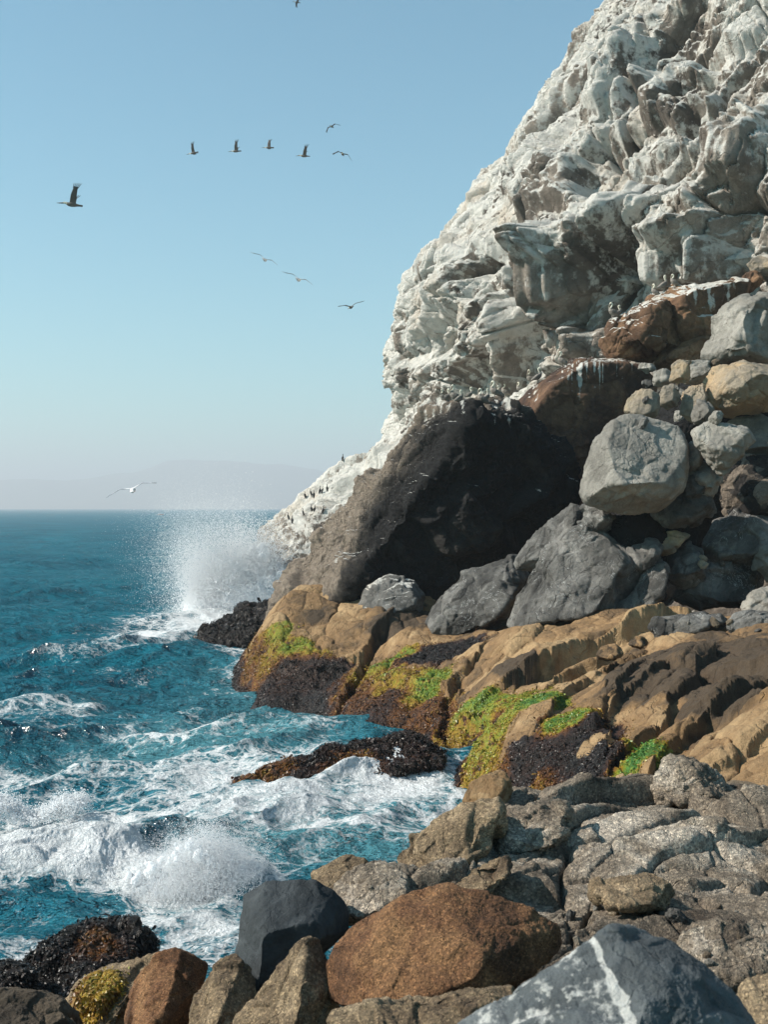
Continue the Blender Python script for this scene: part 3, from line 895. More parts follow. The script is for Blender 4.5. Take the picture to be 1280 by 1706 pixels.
rock('rock', 'grey brown flat rock at the lip between hollow and tan shelf', 'greydark',
     [(1080, 1050), (1090, 1028), (1140, 1018), (1200, 1018), (1215, 1040), (1160, 1062), (1100, 1070)], 34, planes=[((-.3, -.5, .8), 1140, 1040, 33.3)], size=.7, facet=.7, fine=.5)
rock('rock', 'grey flat rock beside the right edge above the tan shelf', 'greydark',
     [(1210, 1045), (1225, 1022), (1290, 1015), (1320, 1040), (1290, 1060), (1230, 1062)], 33, planes=[((-.2, -.5, .8), 1250, 1040, 32.4)], size=.7, facet=.7, fine=.5)

# ------------------------------------------------------------------ rocks: the tan shelf and its seaweed
WEEDY = []
TAN = 'tan'


def weedy(*a, n=4000, size_=0.05, **k):
    o, P, Q, mk = rock(*a, **k)
    WEEDY.append((o, P, Q, mk, n, size_))



def build_shelf():
    """the tan bedrock shelf: height through surveyed points, then its steps, clefts and joints"""
    cp = [(470, 990, 49.5), (520, 1015, 48.5), (570, 1050, 47), (600, 1085, 45.5), (560, 1135, 43.8), (440, 1050, 48), (430, 1098, 47.2), (500, 1085, 46), (640, 1010, 48), (700, 1020, 47),
          (425, 1150, 46), (440, 1178, 42.4), (530, 1185, 41.4), (545, 1202, 39.5), (545, 1250, 34.9), (620, 1295, 31.2), (735, 1290, 31.6), (725, 1322, 29.4), (775, 1338, 28.5),
          (640, 1075, 44), (700, 1080, 43), (620, 1100, 42), (690, 1110, 40.5), (770, 1085, 41), (640, 1160, 38.2), (720, 1155, 37.2), (590, 1170, 39.7), (700, 1225, 34.4), (650, 1235, 34.6), (580, 1215, 36.8),
          (780, 1085, 38.5), (850, 1047, 38), (960, 1038, 37.5), (1020, 1010, 38), (1075, 1022, 37), (1000, 1085, 34.5), (930, 1130, 32.5), (905, 1160, 31), (860, 1105, 34), (820, 1150, 32.7), (870, 1182, 30.5),
          (780, 1165, 33.6), (740, 1195, 33.5), (780, 1215, 31.6), (800, 1240, 29.8), (880, 1160, 30.4), (930, 1150, 29.8), (985, 1200, 26.7), (830, 1215, 28.6), (780, 1270, 28.4), (745, 1300, 28.9), (900, 1230, 26.6), (880, 1290, 24.5), (1000, 1250, 24),
          (1100, 1282, 22), (960, 1300, 23), (840, 1300, 26.3), (800, 1325, 27.4), (1000, 1110, 30.4), (1060, 1090, 30), (1130, 1078, 29.5), (1200, 1064, 30), (1280, 1078, 27.5), (1020, 1180, 26.6), (1100, 1150, 26.2), (1200, 1150, 24.2), (1280, 1150, 22.7),
          (1100, 1220, 23.6), (1200, 1230, 21.6), (1280, 1250, 19.6), (1200, 1315, 19), (1280, 1335, 17.6), (1350, 1200, 20), (1350, 1080, 27), (1100, 1040, 34), (1250, 1030, 34), (1350, 1030, 34), (780, 1050, 44), (850, 1045, 42), (930, 1040, 42), (1150, 1048, 40), (1280, 1050, 40), (1350, 1060, 44)]
    cp = np.array([at(*q) for q in cp])
    sea_ = np.array([(-7.0, 46, -2.2), (-6.5, 42.5, -2.4), (-3.6, 40.4, -2.2), (-3.2, 38, -2.2), (-3.0, 35, -2.2), (-1.8, 31.5, -2.0), (.2, 29.6, -1.8), (1.2, 30.2, -1.2), (1.0, 28.2, -1.9), (1.4, 26.6, -2.0), (2.4, 25.4, -1.6), (3.2, 24, -.8), (-8, 50, -2.5),
                     (-7.5, 54, -2.0), (-4, 53, 3.2), (0, 52, 3.0), (3, 20, -.5), (4, 17, .8), (8, 15, 2.2), (-9, 38, -3), (-6, 30, -3), (-2, 24, -3), (0, 20, -2.5), (11, 46, 2.6), (14, 46, 2.6), (3, 50, 3.2)], float)
    C = np.concatenate([cp, sea_])
    sy = .62
    A = np.stack([C[:, 0], C[:, 1] * sy], 1)
    r_ = np.sqrt(((A[:, None] - A[None]) ** 2).sum(2) + .25)
    n = len(C)
    K = np.zeros((n + 3, n + 3))
    K[:n, :n] = r_ - np.eye(n) * .12
    K[:n, n] = 1
    K[:n, n + 1:] = A
    K[n:, :n] = K[:n, n:].T
    sol = np.linalg.solve(K, np.concatenate([C[:, 2], np.zeros(3)]))
    tx = np.concatenate([np.linspace(-.155, .36, 680)[:-1], np.linspace(.36, .60, 90)])
    ys = np.concatenate([np.linspace(15, 17, 10)[:-1], np.linspace(17, 51.5, 980)])
    T, Y = np.meshgrid(tx, ys, indexing='ij')
    x, y = (T * Y).ravel(), Y.ravel()
    z = sol[n] + sol[n + 1] * x + sol[n + 2] * y * sy
    for k in range(n):
        z += sol[k] * np.sqrt((x - A[k, 0]) ** 2 + (y * sy - A[k, 1]) ** 2 + .25)
    P = np.stack([x, y, z], 1)
    P2 = np.stack([x, y, 0 * x], 1)
    wx = perlin(P2 * .55, 201) * .45 + perlin(P2 * 1.7, 202) * .16 + perlin(P2 * 5, 203) * .04
    wy = perlin(P2 * .55, 204) * .45 + perlin(P2 * 1.7, 205) * .16
    rise = smooth(-.2, 1.2, z)

    def step(pts, up_, dn_, wl, wr, groove=0.0):
        q = np.array([at(*p_)[:2] for p_ in pts])
        best = np.full(len(x), 1e9)
        sg = np.zeros(len(x))
        ta = np.ones(len(x))
        for k in range(len(q) - 1):
            e_ = q[k + 1] - q[k]
            L = np.hypot(*e_)
            u = ((x + wx - q[k][0]) * e_[0] + (y + wy - q[k][1]) * e_[1]) / L
            v = ((x + wx - q[k][0]) * e_[1] - (y + wy - q[k][1]) * e_[0]) / L    # positive on the right hand
            uc = np.clip(u, 0, L)
            dd = np.hypot(u - uc, v)
            m = dd < best
            best = np.where(m, dd, best)
            sg = np.where(m, np.sign(v), sg)
        over = np.exp(-best / .9)
        h = np.where(sg < 0, up_ * np.exp(-best / wl), -dn_ * np.exp(-best / (wr * 1.3)) + (up_ + dn_) * np.exp(-best / .10) * .8)
        return (h - groove * np.exp(-(best / .16) ** 2))
    st = [([(890, 1105, 33.8), (960, 1088, 34.6), (1010, 1070, 35.2), (1085, 1050, 35.6)], .45, .75, 1.1, .7, .1),
          ([(800, 1168, 32.3), (850, 1178, 31.2), (905, 1148, 31.6)], .35, .55, .8, .5, .1),
          ([(998, 1232, 24.4), (1018, 1170, 26.8), (1045, 1112, 29)], .22, .30, .6, .5, .15),
          ([(1034, 1246, 23.4), (1090, 1185, 25), (1143, 1144, 26.4), (1185, 1088, 29)], .26, .36, .7, .5, .18),
          ([(1085, 1280, 22), (1140, 1225, 22.8), (1190, 1183, 23.6), (1290, 1105, 25.5)], .26, .42, .7, .55, .2),
          ([(1160, 1310, 19.6), (1220, 1262, 20.2), (1310, 1205, 21)], .18, .30, .6, .45, .18),
          ([(1180, 1170, 23.9), (1230, 1190, 22.6), (1280, 1180, 22.3)], .15, .2, .5, .4, .1),
          ([(925, 1195, 28), (960, 1140, 29.6), (1012, 1098, 31.2)], .2, .3, .6, .5, .1),
          ([(545, 1222, 37.4), (600, 1122, 43), (645, 1055, 46.5)], .25, .35, .8, .8, .95),
          ([(745, 1250, 32.6), (745, 1172, 35.4), (790, 1108, 37.4)], .1, .4, .7, .7, .5),
          ([(890, 1150, 30.6), (830, 1205, 29), (765, 1275, 28.8), (728, 1312, 29.2)], .35, .45, .8, .7, .1),
          ([(905, 1168, 30.7), (965, 1118, 31.8), (1055, 1084, 32.8)], .0, .25, .5, .5, .45),
          ([(480, 1105, 45.2), (520, 1120, 44.6), (575, 1120, 44.4)], .25, .45, .9, .6, .0),
          ([(640, 1140, 39.4), (700, 1150, 38), (735, 1170, 36.4)], .2, .35, .7, .5, .0),
          ([(600, 1220, 36), (660, 1205, 35.6), (720, 1200, 35)], .15, .4, .6, .5, .0),
          ([(1060, 1125, 28), (1120, 1100, 29), (1200, 1100, 27.6), (1290, 1120, 24.6)], .2, .25, .6, .4, .1)]
    for q_ in st:
        z += step(*q_) * rise
    h1, e1, t1, _ = cells(np.stack([x + wx, y * .8 + wy, z * .6], 1) / 2.3, 211, 9)
    h2, e2, t2, _ = cells(np.stack([x + wx * .5, y * .8 + wy * .5, z], 1) / .85, 212, 10)
    P[:, 2] = z
    weedy_z = smooth(2.4, 1.2, z)
    z = z + rise * (0.22 * h1 - .16 * np.exp(-e1 / .035) + .05 * h2 - .05 * np.exp(-e2 / .05) + .16 * fbm(P * .8, 5, 213, .6) + .05 * fbm(P * 3.2, 5, 214, .68))
    z = z + .22 * weedy_z * smooth(-.3, .4, z) * fbm(P * np.array([1.5, 1.5, 2]), 4, 216, .6, True)
    P[:, 2] = z
    n0, n1 = T.shape
    idx = np.arange(n0 * n1).reshape(n0, n1)
    Q = np.stack([idx[:-1, :-1], idx[1:, :-1], idx[1:, 1:], idx[:-1, 1:]], -1).reshape(-1, 4)
    N = vnormals(P, Q)
    f = m_weed(1.15, .4, [
        (436, 1100, 47, 1.30, 1, .46), (445, 1130, 46.2, 1.01, 1, .40), (470, 1095, 46, 1.16, 1, .62), (492, 1085, 46, 0.80, .9, .82), (515, 1100, 45, 0.87, .8, .85), (470, 1060, 47.5, 0.72, .5, .75), (540, 1130, 44, 1.16, .7, .03), (480, 1140, 44.6, 1.59, 1, .16),
        (640, 1105, 41, 1.30, 1, .93), (665, 1095, 41.8, 1.16, 1, .9), (610, 1125, 41, 0.87, .9, .7), (740, 1092, 41, 1.59, 1, .02), (700, 1150, 37.6, 1.30, 1, .88), (660, 1150, 38.6, 1.16, .9, .62), (590, 1150, 40.5, 1.01, 1, .42), (570, 1185, 39, 1.01, .9, .36), (620, 1190, 37.4, 1.45, 1, .3),
        (660, 1225, 34.8, 0.80, 1, .70), (600, 1225, 36.4, 1.30, 1, .2), (700, 1200, 35, 1.16, 1, .35),
        (760, 1190, 33.2, 0.87, 1, .68), (790, 1178, 33, 0.87, .9, .88), (830, 1185, 32, 0.87, .9, .8), (800, 1215, 31, 1.01, 1, .25), (745, 1220, 32.6, 0.87, .9, .6),
        (775, 1275, 28.4, 1.16, 1, .60), (810, 1240, 28.5, 1.09, 1, .70), (850, 1205, 29, 0.94, 1, .75), (885, 1170, 30, 0.80, 1, .82), (740, 1305, 29, 0.72, 1, .1), (930, 1240, 25.8, 1.45, 1, .04), (890, 1260, 25.6, 1.01, 1, .1), (910, 1190, 28.4, 0.72, .9, .95),
        (950, 1210, 26.6, 0.72, .9, .93), (1040, 1265, 23, 0.80, 1, 1.0), (1080, 1275, 22.3, 0.58, 1, .97), (1000, 1260, 23.6, 0.65, .9, .9), (960, 1285, 23.5, 1.16, .9, .05), (870, 1285, 24.6, 0.72, .9, .6), (1000, 1235, 24.6, 0.51, -1, 0), (880, 1225, 27, 0.36, -1, 0)], .02, .5, sc=1.1)
    g, wd, hu = f(P, N, 215)
    mk = np.zeros((len(P), 4))
    mk[:, 1], mk[:, 2] = wd, hu
    dark = np.zeros(len(P))
    for (qx, qy, qd, r2, am) in [(1150, 1095, 28, 2.2, .8), (1240, 1120, 25, 1.6, .8), (860, 1100, 34, .7, .45), (700, 1020, 47, 2.5, .5), (1100, 1070, 31, 1.6, .6), (1200, 1060, 31, 2, .3)]:
        dark += am * smooth(.2, .6, spot(P, qx, qy, qd, r2) + .25 * fbm(P * 1.1, 4, 219))
    mk[:, 3] = np.clip(.35 * t1 + .25 * t2 + .28 - dark, 0, 1)
    base = np.array([4.0, 33.0, 0.0])
    o = link('bedrock_shelf', make_mesh('bedrock_shelf', P - base, Q, MAT['tan'], mk), base, 'tan bedrock shelf with diagonal joints, green and orange seaweed draped over its seaward edge', 'rock')
    WEEDY.append((o, P, Q, mk, 200000, .036))


build_shelf()
weedy('kelp_ledge', 'low ledge matted with brown kelp reaching out into the foam', 'weed',
      [(388, 1303), (440, 1284), (530, 1266), (600, 1240), (680, 1225), (735, 1260), (730, 1300), (640, 1310), (560, 1320), (450, 1330)], 30.2,
      planes=[((-0.1, -0.35, 0.92), 600, 1276, 29.6)], th=1.3, tf=.3, facet=.8, fine=1.0, size=.8,
      mask=m_weed(6, .6, [(440, 1288, 29.8, .8, .9, .42), (590, 1280, 29.4, .8, .9, .4), (700, 1240, 29.4, .6, .9, .2)], .1, .4), weedlump=.3, n=22000, size_=.06)
weedy('kelp_rock', 'small dark mussel covered rock awash in front of the kelp ledge', 'weed',
      [(462, 1345), (480, 1332), (520, 1328), (545, 1338), (535, 1352), (490, 1356)], 27.8, th=.5, size=.4, mask=m_weed(6, .6, [], 0, .1), weedlump=.15, n=2500, size_=.045)
weedy('kelp_rock', 'black mussel covered rock below the big spray', 'weed',
      [(300, 1088), (318, 1075), (360, 1045), (400, 1010), (450, 1002), (470, 1030), (460, 1095), (400, 1105), (320, 1104)], 56,
      planes=[((-0.3, -0.6, 0.75), 380, 1060, 54.8)], th=2.2, facet=1.2, fine=1.2, size=1.4, mask=m_weed(9, .6, [], 0, .14), weedlump=.35, n=7000, size_=.08)
weedy('kelp_rock', 'little dark rock awash left of the black mussel rock', 'weed',
      [(283, 1100), (292, 1090), (315, 1085), (328, 1093), (324, 1104), (296, 1106)], 54, th=.6, size=.6, mask=m_weed(9, .6, [], 0, .1), n=800, size_=.08)
for pl, dd, pn, lb, mt in [
        ([(995, 1095), (1005, 1078), (1025, 1072), (1040, 1085), (1030, 1100), (1008, 1104)], 31.5, (-.3, -.6, .7), 'small tan stone caught behind the tan rocks', 'tan'),
        ([(1045, 1075), (1052, 1062), (1070, 1060), (1080, 1072), (1070, 1084)], 32.5, (-.3, -.6, .7), 'small brown stone left of the dark crust on the shelf', 'tan')]:
    rock('stone', lb, mt, pl, dd, planes=[(pn, sum(q[0] for q in pl) / len(pl), sum(q[1] for q in pl) / len(pl), dd - 0.5)], th=.6, facet=.8, size=.4)

# ------------------------------------------------------------------ rocks: the foreground
def slab(name, label, mat, poly, d, pn, pd, **k):
    cx_ = sum(q[0] for q in poly) / len(poly)
    cy_ = sum(q[1] for q in poly) / len(poly)
    kw = dict(th=0.8, tf=.4, facet=.7, fine=.7, size=.4)
    kw.update(k)
    extra = kw.pop('planes', [])
    return rock(name, label, mat, poly, d, planes=[(pn, cx_, cy_, pd)] + list(extra), **kw)


# the grey conglomerate outcrop: many jointed blocks lying against each other
CG = [
    ([(640, 1436), (690, 1395), (745, 1370), (770, 1340), (830, 1330), (850, 1370), (800, 1440), (740, 1485), (690, 1480)], 8.6, (-.45, -.62, .62), 8.2, 'gravelly', 'brown grey block with a split shaded corner at the edge of the white water'),
    ([(760, 1350), (785, 1305), (830, 1278), (860, 1290), (840, 1340), (800, 1375)], 9.6, (-.6, -.4, .7), 9.3, 'tan', 'smooth orange tan knob at the back corner of the conglomerate'),
    ([(800, 1335), (840, 1290), (920, 1278), (980, 1290), (960, 1320), (880, 1345)], 10.2, (-.1, -.35, .93), 9.9, 'congl', 'pale flat conglomerate block along the back edge of the outcrop'),
    ([(800, 1420), (815, 1370), (850, 1335), (940, 1340), (960, 1375), (930, 1410), (850, 1440)], 8.6, (-.15, -.4, .9), 8.3, 'congl', 'dark fronted conglomerate block overhanging a shadowed gap'),
    ([(930, 1330), (980, 1295), (1060, 1290), (1110, 1300), (1100, 1345), (1020, 1360), (950, 1365)], 9.6, (-.05, -.32, .94), 9.3, 'congl', 'wide cracked conglomerate block in the middle of the back edge'),
    ([(1085, 1315), (1105, 1270), (1122, 1255), (1160, 1268), (1210, 1298), (1250, 1330), (1180, 1345), (1100, 1340)], 10.0, (-.35, -.55, .75), 9.6, 'congl', 'peaked conglomerate block with a white left face'),
    ([(1090, 1375), (1110, 1335), (1180, 1325), (1290, 1330), (1320, 1370), (1230, 1400), (1130, 1400)], 8.6, (0, -.35, .93), 8.3, 'congl', 'flat brown conglomerate block below the peaked one'),
    ([(940, 1400), (960, 1360), (1020, 1345), (1090, 1350), (1120, 1390), (1090, 1430), (1000, 1430)], 8.3, (-.05, -.35, .93), 8.0, 'congl', 'broken grey conglomerate block in the centre of the outcrop'),
    ([(1120, 1480), (1125, 1425), (1160, 1395), (1240, 1380), (1330, 1390), (1360, 1500), (1300, 1545), (1190, 1530)], 7.0, (-.05, -.4, .9), 6.7, 'congl', 'big rough conglomerate block at the right edge of the outcrop'),
    ([(800, 1500), (815, 1455), (870, 1420), (960, 1405), (1000, 1440), (990, 1500), (930, 1530), (850, 1520)], 7.0, (-.25, -.5, .82), 6.7, 'congl', 'pale grey sloping conglomerate block above the brown boulder'),
    ([(745, 1480), (790, 1440), (850, 1425), (870, 1440), (820, 1490), (775, 1500)], 7.6, (-.2, -.5, .84), 7.3, 'gravelly', 'tan gritty wedge between the split block and the pale sloping one'),
    ([(930, 1570), (940, 1530), (1000, 1500), (1090, 1505), (1160, 1530), (1180, 1570), (1100, 1600), (990, 1600)], 6.0, (-.05, -.4, .9), 5.75, 'congl', 'dark conglomerate ledge behind the blue grey boulder'),
    ([(1120, 1600), (1140, 1550), (1200, 1530), (1310, 1540), (1320, 1620), (1230, 1650), (1150, 1640)], 5.2, (-.05, -.45, .88), 4.95, 'congl', 'lumpy conglomerate ledge right of the blue grey boulder'),
    ([(860, 1640), (870, 1600), (930, 1570), (990, 1580), (1010, 1620), (940, 1660)], 5.2, (-.1, -.45, .88), 5.0, 'congl', 'low dark conglomerate wedge right of the brown boulder'),
]
def cgd(py):
    return 2.705 / ((py - HY) / F + .05)


def build_outcrop():
    """one sloping, deeply cracked sheet of conglomerate"""
    xs = np.linspace(-0.9, 6.2, 620)
    ys = np.linspace(4.6, 11.4, 640)
    X, Y = np.meshgrid(xs, ys, indexing='ij')
    P = np.stack([X, Y, X * 0], -1).reshape(-1, 3)
    x, y = P[:, 0].copy(), P[:, 1].copy()
    wb = np.stack([perlin(P * .9 + 7 * k, 130 + k) for k in range(2)] + [x * 0], 1)
    wc = np.stack([perlin(P * 4.0 + 7 * k, 133 + k) for k in range(2)] + [x * 0], 1)
    z = 4.62 + (y - 6.5) * .05
    z += 0.14 * fbm(P * .8, 3, 120)
    a_ = math.radians(20)
    Pr = np.stack([x * math.cos(a_) + y * math.sin(a_), -x * math.sin(a_) + y * math.cos(a_), x * 0], 1)
    h1, e1, t1, _ = cells(Pr / np.array([1.05, .62, 1]) + wb * .45 + wc * .05, 121, 24, 2)
    h2, e2, t2, _ = cells(Pr / np.array([.42, .26, 1]) + wb * .6 + wc * .12, 122, 18, 2)
    z += 0.10 * h1 + 0.045 * h2 - 0.17 * np.exp(-e1 / .020) - 0.06 * np.exp(-e2 / .032)
    z += 0.045 * fbm(P * 4, 6, 125, .7)
    _, _, t3, c3 = cells(P * 26 + wc, 126, 10, 2)
    z += 0.012 * (.5 - c3)
    # the back and seaward edges fall away
    back = y - (9.75 + .25 * perlin(P * .8, 128) + .1 * h1)
    z -= 1.5 * smooth(0, .9, back)
    left = (0.45 + .33 * (y - 8.0)) - x + .18 * perlin(P * 1.4, 129) + .12 * h1
    z -= 1.6 * smooth(0, .9, left)
    z -= .5 * smooth(6.3, 5.0, y)
    P[:, 2] = z
    n0, n1 = X.shape
    idx = np.arange(n0 * n1).reshape(n0, n1)
    Q = np.stack([idx[:-1, :-1], idx[1:, :-1], idx[1:, 1:], idx[:-1, 1:]], -1).reshape(-1, 4)
    mk = np.zeros((len(P), 4))
    mk[:, 3] = .6 * t1 + .4 * t2
    base = np.array([2.5, 7.5, 4.0])
    link('conglomerate_outcrop', make_mesh('conglomerate_outcrop', P - base, Q, MAT['congl'], mk), base, 'broad cracked sheet of grey conglomerate sloping across the lower right', 'rock')


build_outcrop()
for i, (pl, dd, pn, pd, mt, lb) in enumerate(CG):
    if i in (2, 4, 6, 7, 8, 9, 11, 13):
        continue
    dq = cgd(sum(q[1] for q in pl) / len(pl) + 15)
    slab('conglomerate_rock', lb, mt, pl, dq, pn, dq - .22, size=.34, th=.5, crack=.6, facet=.8, fine=.9, lump=0.035 if mt == 'congl' else 0)
TB = slab('boulder', 'small tan block lying loose on the conglomerate with a shadow on its right', 'gravelly',
     [(978, 1462), (990, 1448), (1040, 1438), (1085, 1437), (1112, 1452), (1130, 1470), (1112, 1495), (1060, 1502), (1000, 1490)], 6.85, (-.25, -.6, .75), 6.6,
     planes=[((0.8, -0.6, 0.0), 1112, 1470, 6.75)], th=.35, facet=.6, size=.25)
TB[0].location.z -= .08
TB[0].location.y += .05
# boulders
slab('boulder', 'large reddish brown pitted boulder', 'brown',
     [(538, 1640), (541, 1600), (560, 1560), (590, 1535), (680, 1490), (745, 1472), (775, 1478), (880, 1512), (928, 1545), (932, 1575), (890, 1610), (850, 1650), (780, 1668), (700, 1676), (560, 1674), (545, 1665)], 5.5, (-.28, -.58, .77), 5.2,
     planes=[((0.72, -0.68, 0.0), 865, 1590, 5.25), ((-.72, -.66, .2), 556, 1620, 5.35), ((.1, -.97, -.22), 700, 1655, 5.03), ((.05, -.35, .93), 760, 1487, 5.45)], th=.9, facet=.30, fine=.55, crack=.2, size=.45, ch=4, chlo=.86, front=(-.1, -.9, .3), den=1.2)
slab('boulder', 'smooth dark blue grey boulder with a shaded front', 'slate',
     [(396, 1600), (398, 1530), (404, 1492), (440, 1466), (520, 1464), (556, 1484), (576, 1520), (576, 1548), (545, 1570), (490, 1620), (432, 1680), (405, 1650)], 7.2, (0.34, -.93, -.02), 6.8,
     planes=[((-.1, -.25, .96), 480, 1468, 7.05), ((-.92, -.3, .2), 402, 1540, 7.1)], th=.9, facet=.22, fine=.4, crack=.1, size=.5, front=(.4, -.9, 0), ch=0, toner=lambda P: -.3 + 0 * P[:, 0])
slab('boulder', 'tan gritty boulder leaning below the blue grey one', 'gravelly',
     [(370, 1780), (400, 1700), (440, 1660), (485, 1590), (520, 1560), (548, 1565), (545, 1630), (550, 1690), (580, 1780)], 5.6, (-.3, -.6, .74), 5.35, th=.5, facet=.5, size=.3)
slab('boulder', 'narrow tan boulder left of the dark blue grey one', 'gravelly',
     [(300, 1780), (330, 1660), (352, 1608), (392, 1585), (412, 1640), (432, 1668), (400, 1710), (380, 1780)], 6.6, (-.35, -.6, .7), 6.3, th=.5, facet=.6, size=.35)
slab('boulder', 'warm brown boulder with a grey seam between tan rocks', 'brown',
     [(205, 1690), (228, 1630), (258, 1592), (292, 1582), (330, 1598), (352, 1614), (345, 1640), (320, 1690), (280, 1730), (215, 1740)], 8.6, (-.3, -.5, .8), 8.3,
     planes=[((.7, -.65, .1), 325, 1650, 8.2)], th=.7, facet=.6, size=.45)
weedy('boulder', 'tan rock spotted with olive seaweed left of the warm brown boulder', 'gravelly',
      [(70, 1780), (90, 1680), (150, 1615), (225, 1592), (262, 1592), (262, 1640), (240, 1700), (220, 1780)], 9.6,
      planes=[((-.35, -.5, .78), 170, 1650, 9.3)], th=.8, facet=.7, size=.5, mask=m_weed(1.5, .3, [(150, 1640, 9.3, .3, .7, .6), (110, 1690, 9.2, .3, .7, .55)], .2, .5), weedlump=.06, n=5000, size_=.02)
weedy('kelp_rock', 'dark seaweed covered rock with foam behind it at the lower left', 'weed',
      [(15, 1615), (50, 1595), (100, 1565), (160, 1540), (215, 1546), (258, 1578), (262, 1600), (200, 1650), (100, 1670), (30, 1650)], 15,
      planes=[((-.25, -.45, .85), 150, 1590, 14.4)], th=1.2, facet=.9, fine=1.0, size=.8, mask=m_weed(6, .6, [(160, 1560, 14.6, .4, .9, .36), (220, 1590, 14.4, .35, .9, .25)], 0, .3), weedlump=.2, n=24000, size_=.033)
weedy('kelp_rock', 'flat dark weedy rock at the left edge below the foam', 'weed',
      [(-60, 1640), (0, 1612), (30, 1618), (60, 1645), (85, 1680), (20, 1700), (-60, 1700)], 13.5, th=.8, size=.6, planes=[((-.1, -.4, .9), 10, 1645, 13.2)],
      mask=m_weed(6, .6, [], 0, .15), weedlump=.15, n=6000, size_=.03)
slab('boulder', 'dark tan boulder cut by the lower left corner', 'bed',
     [(-80, 1800), (-60, 1650), (0, 1642), (60, 1650), (100, 1672), (140, 1720), (150, 1800)], 7.6, (-.1, -.55, .83), 7.3, th=.6, facet=.6, size=.4)
slab('boulder', 'gritty grey boulder behind the big reddish brown one', 'congl',
     [(548, 1500), (565, 1468), (600, 1446), (670, 1438), (712, 1450), (720, 1475), (690, 1505), (620, 1540), (575, 1540)], 7.6, (-.2, -.5, .84), 7.4, th=.5, facet=.7, size=.3, lump=.03)
slab('boulder', 'tan rock peeping over the gritty grey boulder', 'gravelly',
     [(510, 1475), (540, 1440), (575, 1425), (610, 1427), (630, 1445), (600, 1480), (550, 1490)], 9.0, (-.3, -.5, .8), 8.7, th=.5, facet=.6, size=.35)
slab('boulder', 'brown rock in the lower right corner', 'gravelly',
     [(1215, 1780), (1222, 1680), (1250, 1630), (1300, 1625), (1340, 1700), (1320, 1780)], 4.2, (-.2, -.6, .75), 4.05, th=.35, facet=.6, size=.25)
slab('boulder', 'gravelly tan bed rock under the reddish brown boulder', 'gravelly',
     [(545, 1780), (560, 1690), (640, 1672), (760, 1668), (850, 1645), (900, 1660), (880, 1780)], 4.7, (-.1, -.5, .86), 4.5, th=.5, facet=.7, size=.25)


def m_vein(P, N, sd):
    """the near boulder: white crusted left half, pale vein, smooth blue grey right half"""
    q = at(1020, 1640, 2.9)
    n = NOISE(P, 9, sd, 4)
    x = (P[:, 0] - q[0]) - (-0.42) * (P[:, 2] - q[2]) + 0.03 * n
    left = smooth(0.03, -0.05, x)
    g = left * (0.41 + 0.40 * NOISE(P * np.array([1, 1, 1.6]), 40, sd + 3, 5) + .55 * NOISE(P, 9, sd + 4, 4)) + .9 * np.exp(-((x - 0.005 - .012 * NOISE(P, 25, sd + 6, 3)) / 0.014) ** 2) * (.7 + .6 * NOISE(P, 14, sd + 7, 3))
    z = np.zeros(len(P))
    return np.clip(g, 0, 1), z, z


slab('boulder', 'smooth blue grey boulder with a white vein nearest the camera', 'slatelight',
     [(740, 1800), (770, 1704), (840, 1655), (950, 1612), (985, 1570), (1025, 1547), (1075, 1547), (1120, 1560), (1160, 1590), (1210, 1640), (1250, 1700), (1270, 1800)], 3.1, (-.1, -.55, .83), 2.9,
     planes=[((.5, -.7, .45), 1160, 1650, 2.95), ((-.55, -.5, .65), 900, 1660, 2.95)], th=.5, facet=.5, fine=.5, crack=.1, size=.3, mask=m_vein, ch=3, den=1.2)

# ------------------------------------------------------------------ seaweed fronds standing off the rocks
def frond_mat():
    M = NT('seaweed_fronds')
    a = M.n('Attribute', attribute_name='mask')
    hue = M.n('SeparateColor', {0: a.outputs['Color']})
    col = M.ramp(hue.outputs[2], WEED)
    v = hue.outputs[0]
    col = M.mix(1.0, col, M.n('CombineColor', {0: v, 1: v, 2: v}).outputs[0], 'MULTIPLY')
    b = M.n('BsdfPrincipled', {'Base Color': col, 'Roughness': 0.42})
    b.inputs['Specular IOR Level'].default_value = 0.35
    M.t.links.new(b.outputs[0], M.out.inputs[0])
    return M.m


FROND = frond_mat()


